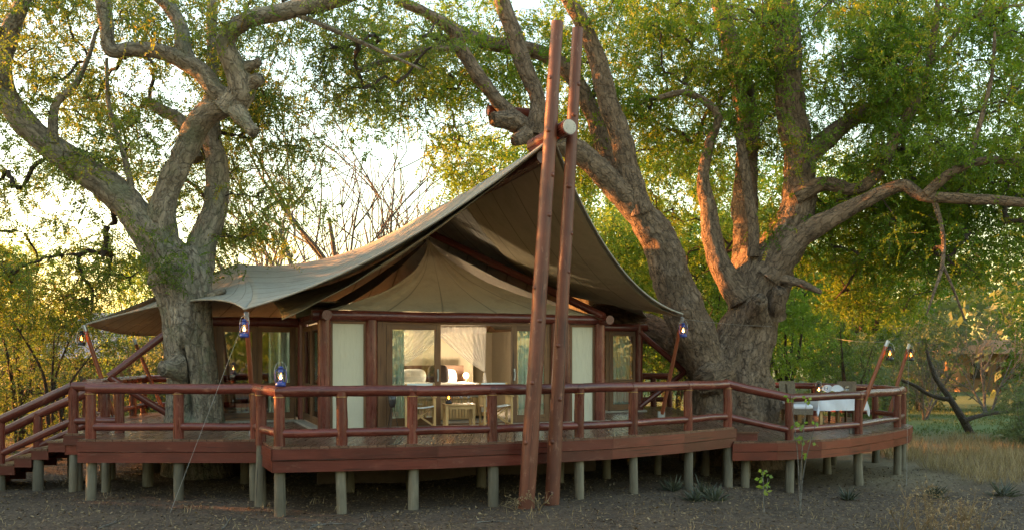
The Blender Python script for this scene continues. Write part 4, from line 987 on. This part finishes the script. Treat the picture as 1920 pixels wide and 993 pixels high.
def bare_tree(h):
    t = thing('bare_tree', 'bare grey twiggy tree', 'tree', (0, 0, 0), 0, 'bare trees behind the tent'); tr, tw = MB(), MB()
    def grow(p, d, L, r, lev):
        q = [p]; m = 4
        for k in range(m):
            d = (d + Vector((random.gauss(0, .13), random.gauss(0, .13), .05))).normalized(); q.append(q[-1] + d * L / m)
        (tr if lev == 0 else tw).tube(q, [max(.011, r * q) for q in (1, .8, .62, .46, .3)], 8 if lev == 0 else 5, cap=False)
        if lev < 3:
            for k in range(4):
                i = random.randint(1, 4); a = random.uniform(0, 6.28); x, y, _ = frame_of(d); e = (d * random.uniform(.8, 1.5) + (x * math.cos(a) + y * math.sin(a)) * .8 + Vector((0, 0, .15))).normalized()
                grow(q[i], e, L * random.uniform(.5, .72), r * .42, lev + 1)
    for k in range(3):
        a = k * 2.1 + random.random(); grow(Vector((0, 0, -.2)), Vector((math.cos(a) * .3, math.sin(a) * .3, 1)).normalized(), h * .45, h * .012, 0)
    tr.build('trunk', M_GREYBARK, t, world=False); tag(tw.build('twigs', M_GREYBARK, t, world=False), kind='stuff'); return t
protoC = bare_tree(10.5)
protoD = wild_tree('shrub', 'grey-green shrub', 2.6, 6, 1.5, 70, M_LEAFG, M_GREYBARK, 14, .09, .5, 'shrubs around the lodge', 'shrub', .05)
protoE = wild_tree('yellow_tree', 'thin yellow-leaved tree', 5.2, 4, 2.3, 70, M_LEAFY, M_TWIG, 11, .085, .55, 'yellow-leaved trees beside the stairs', low=.12)
def put(proto, first, spots):
    for i, (x, y, rz, s, lab) in enumerate(spots):
        o = proto if first and i == 0 else copy_tree(proto)
        o.location = (x, y, ground_z(x, y) - .05); o.rotation_euler = (0, 0, rz); o.scale = (s, s, s * random.uniform(.92, 1.08)); o['label'] = lab
put(protoA, True, [(6.0, 28.5, 0, .95, 'slender many-stemmed green tree directly behind the dining table'), (8.2, 30.5, 1, 1.0, 'slender many-stemmed green tree behind the far wicker chair'), (10.3, 32.0, 2.2, .95, 'slender many-stemmed green tree behind the lantern poles of the dining deck'),
    (3.4, 29.0, 4, 1.05, 'slender green tree showing between the right wing and the giant trunk'), (4.7, 33, 5, 1.1, 'slender green tree hidden mostly by the giant trunk'),
    (-13.2, 31.0, 3, .8, 'slender green tree between the blue-grey roof and the left awning'), (-19.5, 33.0, .7, .9, 'slender green tree far beyond the foot of the stairs')])
put(protoB, True, [(-16.5, 18.6, 0, .88, 'unseen broad tree added past the foot of the stairs to shade the tent'), (-20.5, 15.5, 1.2, .95, 'unseen broad tree added on the bank past the stairs to shade the deck'), (-21.5, 20.0, 4.0, .85, 'unseen broad tree added behind the other shade trees past the stairs'),  # out of view, added to keep the sun off tent and ground
    (1.0, 33.0, .4, 1.05, 'broad tall green tree rising behind the tent ridge'), (-2.5, 38, 4.4, .85, 'broad green tree beside the bare trees behind the tent'),
    (12.5, 42.0, 2.4, 1.15, 'broad tall green tree beyond the lawn, behind the leaning grey tree'), (18.5, 45, 3.6, 1.2, 'broad tall green tree beyond the lawn, left of the far lodge'), (8, 44, .3, 1.2, 'broad tall green tree behind the slender trees of the dining deck'),
    (25.5, 39, 5.1, .9, 'broad tall green tree in front of the far lodge'), (33, 47, .9, 1.2, 'broad tall green tree past the far lodge'),
    (-9, -14, 1, 1.0, 'broad tree on the opposite bank, mirrored in the left wing panes'), (2, -17, 3, 1.1, 'broad tree on the opposite bank, mirrored in the sliding doors'), (12, -13, 5, 1.0, 'broad tree on the opposite bank, mirrored in the right wing panes')])
put(protoC, True, [(-5.6, 30, 0, 1.55, 'bare grey twiggy tree right behind the sagging tent roof'), (-3.8, 32.5, 2.0, 1.5, 'bare grey twiggy tree nearest the tent ridge'), (-8.3, 33, 4, 1.5, 'bare grey twiggy tree behind the left wing roof'),
    (16.2, 33.5, 1, .5, 'small bare grey tree beside the leaning tree on the lawn'), (19.8, 35.5, 3, .55, 'small bare grey tree on the lawn before the far lodge')])
put(protoD, True, [(12.2, 30.5, 1, 1.0, 'rounded grey-green shrub at the end of the dining deck'), (15.4, 35.5, 2, 1.3, 'rounded grey-green shrub behind the leaning grey tree'), (18.6, 39, 4, 1.5, 'large grey-green shrub between the bare trees on the lawn'), (23.5, 36, 5, 1.5, 'large grey-green shrub below the far lodge'),
    (15.6, 25.6, 3, .75, 'low grey-green shrub in the tall dry grass'), (17.2, 26.8, 0, .9, 'taller grey-green shrub at the edge of the dry grass'),
    (-9.6, 25.8, 2, 1.1, 'grey-green shrub under the left awning'), (-11.5, 27.5, 5, 1.3, 'large grey-green shrub below the blue-grey roof'), (-7.6, 27, 1, 1.1, 'grey-green shrub behind the left tree trunk'), (-13.6, 25, 3.3, .9, 'grey-green shrub behind the stair handrail'), (-17, 27, 1, 1.3, 'large grey-green shrub beyond the yellow-leaved trees'), (-15.0, 22.5, 0, .8, 'small grey-green shrub past the foot of the stairs'),
    (-14.0, 14.6, 2, 1.3, 'unseen grey-green shrub added below the stairs to block low sun'), (-14.6, 17.2, 4, 1.4, 'unseen grey-green shrub added to shade the stairs and deck front'), (-16.5, 12.6, 1, 1.4, 'unseen grey-green shrub added farthest along the bank to block low sun')])  # out-of-view shrubs added to stop low sun reaching the deck front
put(protoE, True, [(-11.0, 20.6, 0, .8, 'thin yellow-leaved tree touching the stair handrail'), (-13.4, 23.2, 2, .95, 'thin yellow-leaved tree behind the stairs'), (-15.6, 27.5, 1, 1.1, 'taller yellow-leaved tree far behind the stairs'),
    (5.3, 26.6, 2, .9, 'thin yellow-leaved tree behind the giant trunk'), (10.9, 27.4, .5, .8, 'thin yellow-leaved tree just past the dining deck railing')])
# far wood
def far_wood():
    c = []
    for _ in range(2600):
        a = random.uniform(-1.15, 1.15); d = random.uniform(58, 105); h = random.uniform(0, 1) ** .8 * (.45 + .55 * sstep(-.25, .1, a)) * (9 + 4 * noise.noise(Vector((a * 6, d * .05, 0))))
        c.append((math.sin(a) * d, math.cos(a) * d, h))
    for _ in range(1300):  # belt behind the camera, added to block bright sky reflected in the panes
        a = random.uniform(1.6, 4.7); d = random.uniform(46, 62); c.append((math.sin(a) * d, math.cos(a) * d, random.uniform(0, 8.5)))
    c = np.array(c); b_, t_, tn = sprays(c, 2.2, 5, 5, .75, .2); tag(blades('far_wood', b_, t_, .5, M_LEAFG, tn), 'far wood of hazy grey-green trees closing the view, plus an unseen belt added against reflected sky', 'wood', kind='stuff')
far_wood()
# leaning grey tree on the lawn
ln = thing('leaning_tree', 'leaning grey tree with long low branches on the lawn', 'tree', tuple(Vector((13.4, 29.0, 0))))
YL = 29.0
for l in ([(1826, 828, 30), (1808, 790, 24), (1780, 745, 20), (1757, 712, 17), (1744, 680, 12), (1738, 655, 7)], [(1778, 748, 16), (1745, 740, 14), (1715, 722, 12), (1690, 712, 8)],
          [(1806, 788, 18), (1850, 775, 14), (1890, 770, 11), (1925, 752, 7)]):
    p, r = limb_px(l, YL, YL + .8, .55); MB().tube(p, r, 12, steps=6, rough=.15, rf=2).build('limb', M_TWIG, ln)
# far buildings
fb_ = thing('far_lodge', 'distant ochre lodge beyond the lawn', 'building', (34, 60, 0)); 
def lodge(t, x, y, w, d, h, rh, wall, roof):
    MB().box(x - w / 2, x + w / 2, y, y + d, 0, h).build('wall', wall, t)
    mb = MB(); e = .7; a = [(x - w / 2 - e, y - e, h), (x + w / 2 + e, y - e, h), (x + w / 2 + e, y + d + e, h), (x - w / 2 - e, y + d + e, h), (x - w / 2 + 1.2, y + d / 2, h + rh), (x + w / 2 - 1.2, y + d / 2, h + rh)]
    mb.add([Vector(q) for q in a], [(0, 1, 5, 4), (1, 2, 5), (2, 3, 4, 5), (3, 0, 4), (3, 2, 1, 0)]); mb.build('roof', roof, t)
    for k in (-.28, .22):
        f = MB().box(x + k * w - .6, x + k * w + .6, y - .06, y + .04, .9, 2.1).build('window', M_BROWN, t); MB().box(x + k * w - .5, x + k * w + .5, y - .075, y - .062, 1.0, 2.0).build('pane', M_DARKGL, f)
    MB().box(x - .45, x + .45, y - .07, y + .02, 0, 2.05).build('door', M_BROWN, t)
lodge(fb_, 34.5, 60, 6, 4, 2.7, 1.0, M_OCHRE, M_OCHRE)
nb_ = thing('neighbour_building', 'low building with blue-grey roof seen past the left deck', 'building', (-17, 38, 0)); lodge(nb_, -17.2, 38.5, 8.5, 5, 2.4, 2.2, M_SKIRT, M_THATCH)

# ------------------------------------------------------------------ ground cover
def litter():
    n = 60000; x = RNG.uniform(-11, 13, n); y = RNG.uniform(10.5, 22, n) ; z = np.array([ground_z(a, b) for a, b in zip(x, y)]) + RNG.uniform(.004, .018, n)
    b_ = np.stack([x, y, z], 1); d = RNG.normal(size=(n, 3)) * np.array([1, 1, .22]); d = unit(d) * RNG.uniform(.025, .075, n)[:, None]
    side_ = np.cross(d, np.array([0, 0, 1.0]) + RNG.normal(size=(n, 3)) * .3); tag(blades('leaf_litter', b_, b_ + d, RNG.uniform(.012, .04, n), M_LITTER, RNG.uniform(0, 1, n), side=side_), 'brown dead leaves and twigs strewn over the soil', 'leaf litter', kind='stuff')
litter()
def grass(name, label, n, xr, yr, h, mat, keep=None, w=.012):
    x = RNG.uniform(*xr, n); y = RNG.uniform(*yr, n); k = np.array([(noise.noise(Vector((a * .8, b * .8, 3))) > -.1) and (keep is None or keep(a, b)) for a, b in zip(x, y)]); x, y = x[k], y[k]; n = len(x)
    z = np.array([ground_z(a, b) for a, b in zip(x, y)]) - .01; b_ = np.stack([x, y, z], 1); d = RNG.normal(size=(n, 3)) * np.array([.35, .35, .1]) + np.array([0, 0, 1]); d = unit(d) * (h * RNG.uniform(.35, 1.1, n))[:, None]
    tag(blades(name, b_, b_ + d, w, mat, RNG.uniform(0, 1, n)), label, 'grass', kind='stuff')
grass('dry_grass', 'tall dry straw-coloured grass beside the dining deck', 34000, (8.0, 20), (18.8, 27), .5, M_DRY, lambda a, b: a > 10.3)
grass('lawn_grass', 'short green lawn grass beyond the dry grass', 24000, (7, 27), (28.5, 42), .12, M_GRASS, None, .03)
grass('dry_tuft', 'sparse dry grass blades on the bare soil in front of the deck', 2600, (-9, 9), (11.5, 16), .16, M_DRY, lambda a, b: noise.noise(Vector((a * 1.7, b * 1.7, 8))) > .12, .008)
def weed(px, Y, h, label, n=7):
    p0 = P(px, 900, Y); p0.z = ground_z(p0.x, p0.y) - .03; t = thing('dry_weed', label, 'weed', tuple(p0), 0, 'dry weeds on the bank'); mb = MB(); tips_ = []
    for k in range(n):
        d = Vector((random.gauss(0, .28), random.gauss(0, .2), 1)).normalized(); L = h * random.uniform(.55, 1.05); bend = Vector((random.gauss(0, .12), random.gauss(0, .1), 0)); q = [p0 + d * L * s + bend * s * s for s in (0, .35, .7, 1)]
        mb.tube(q, [.009, .008, .006, .003], 5, steps=3); tips_.append(q[-1])
        for _ in range(5):
            s = random.uniform(.45, .95); a = p0 + d * L * s + bend * s * s; e = a + Vector((random.gauss(0, .09), random.gauss(0, .09), random.uniform(.02, .13))); mb.tube([a, a.lerp(e, .5) + Vector((0, 0, .01)), e], [.005, .004, .003], 4); tips_.append(e)
    mb.build('stem', M_DRY, t); c = np.array([tuple(q) for q in tips_]); b_, e_, tn = sprays(c, .035, 2, 3, .024, .1); tag(blades('seed_head', b_, e_, .015, M_DRY, tn, t), kind='stuff')
for px, Y, h in ((1725, 12.9, .8), (1790, 12.6, .85), (1838, 12.7, .95), (1812, 13.2, .8), (1690, 13.4, .6), (1765, 12.2, .7), (1745, 13.6, .9)): weed(px, Y, h, 'dry branching weed with small seed heads on the dark soil of the bank')
for px, Y, h in ((1010, 13.6, .42), (967, 13.7, .3)): weed(px, Y, h * .8, 'thin dry stalks at the foot of the leaning poles', 3)
def spiky(px, Y, s, lab):
    p0 = P(px, 900, Y); p0.z = ground_z(p0.x, p0.y) - .02; n = 60; a = RNG.uniform(0, 6.28, n); el = RNG.uniform(.15, 1.2, n); d = np.stack([np.cos(a) * np.cos(el), np.sin(a) * np.cos(el), np.sin(el)], 1) * (s * RNG.uniform(.6, 1.1, n))[:, None]
    t = thing('spiky_plant', lab, 'plant', tuple(p0), 0, 'spiky plants under the deck'); b_ = np.repeat(np.array([tuple(p0)]), n, 0) + RNG.normal(size=(n, 3)) * .03; blades('leaves', b_, b_ + d, .03, M_SPIKE, RNG.uniform(0, 1, n), t)
a_ = 'dark spiky low plant in the clump under the main deck edge'
for q in ((1320, 15.5, .42, a_), (1262, 15.9, .34, a_), (1300, 15.0, .3, a_), (1340, 15.2, .36, a_), (1590, 16.8, .32, 'dark spiky plant before the dining deck stilts'), (1750, 17.2, .38, 'dark spiky plant on bare soil past the last dining deck stilt'), (1880, 17.5, .4, 'dark spiky plant on bare soil before the dry grass')): spiky(*q)
def sapling(px, top, Y, label):
    p0 = P(px, 900, Y); p0.z = ground_z(p0.x, p0.y) - .05; t = thing('sapling', label, 'sapling', tuple(p0), 0, 'thin saplings before the dining deck'); mb = MB(); e = []
    for tx_, ty_ in top:
        q = P(tx_, ty_, Y); m = p0.lerp(q, .5); m.x = p0.x + (q.x - p0.x) * .25; mb.tube([p0, m, q], [.013, .009, .004], 6, steps=6); e += [q, m.lerp(q, .6), m.lerp(q, .3)]
    mb.build('stem', M_GREYBARK, t); c = np.array([tuple(q) for q in e]); b_, e_, tn = sprays(c, .07, 2, 2, .10, .5); blades('leaves', b_, e_, .07, M_LEAFB, tn, t)
sapling(1500, ((1483, 742), (1512, 752), (1530, 790)), 14.6, 'thin pale sapling with few green leaves before the dining deck')
sapling(1432, ((1430, 880), (1440, 895)), 14.2, 'tiny broad-leaved seedling on the soil under the deck edge')

for k in range(12):                        # fallen sticks
    x, y = random.uniform(-6, 7), random.uniform(11.9, 13.0); a = random.uniform(0, 3.14); L = random.uniform(.3, .9); q = []
    for i in range(5):
        t = i / 4 - .5; px_, py_ = x + math.cos(a) * L * t + random.gauss(0, .015), y + math.sin(a) * L * t + random.gauss(0, .015); q.append(Vector((px_, py_, ground_z(px_, py_) + .012)))
    m = MB(); m.tube(q, [.011, .010, .009, .007, .004], 6, steps=3); e = q[2] + Vector((random.gauss(0, .1), random.gauss(0, .1), .03)); m.tube([q[2], q[2].lerp(e, .6), e], [.006, .005, .003], 5)
    tag(m.build('fallen_stick', M_GREYBARK), 'dry forked stick lying on the bare soil before the deck', 'stick', 'fallen sticks')
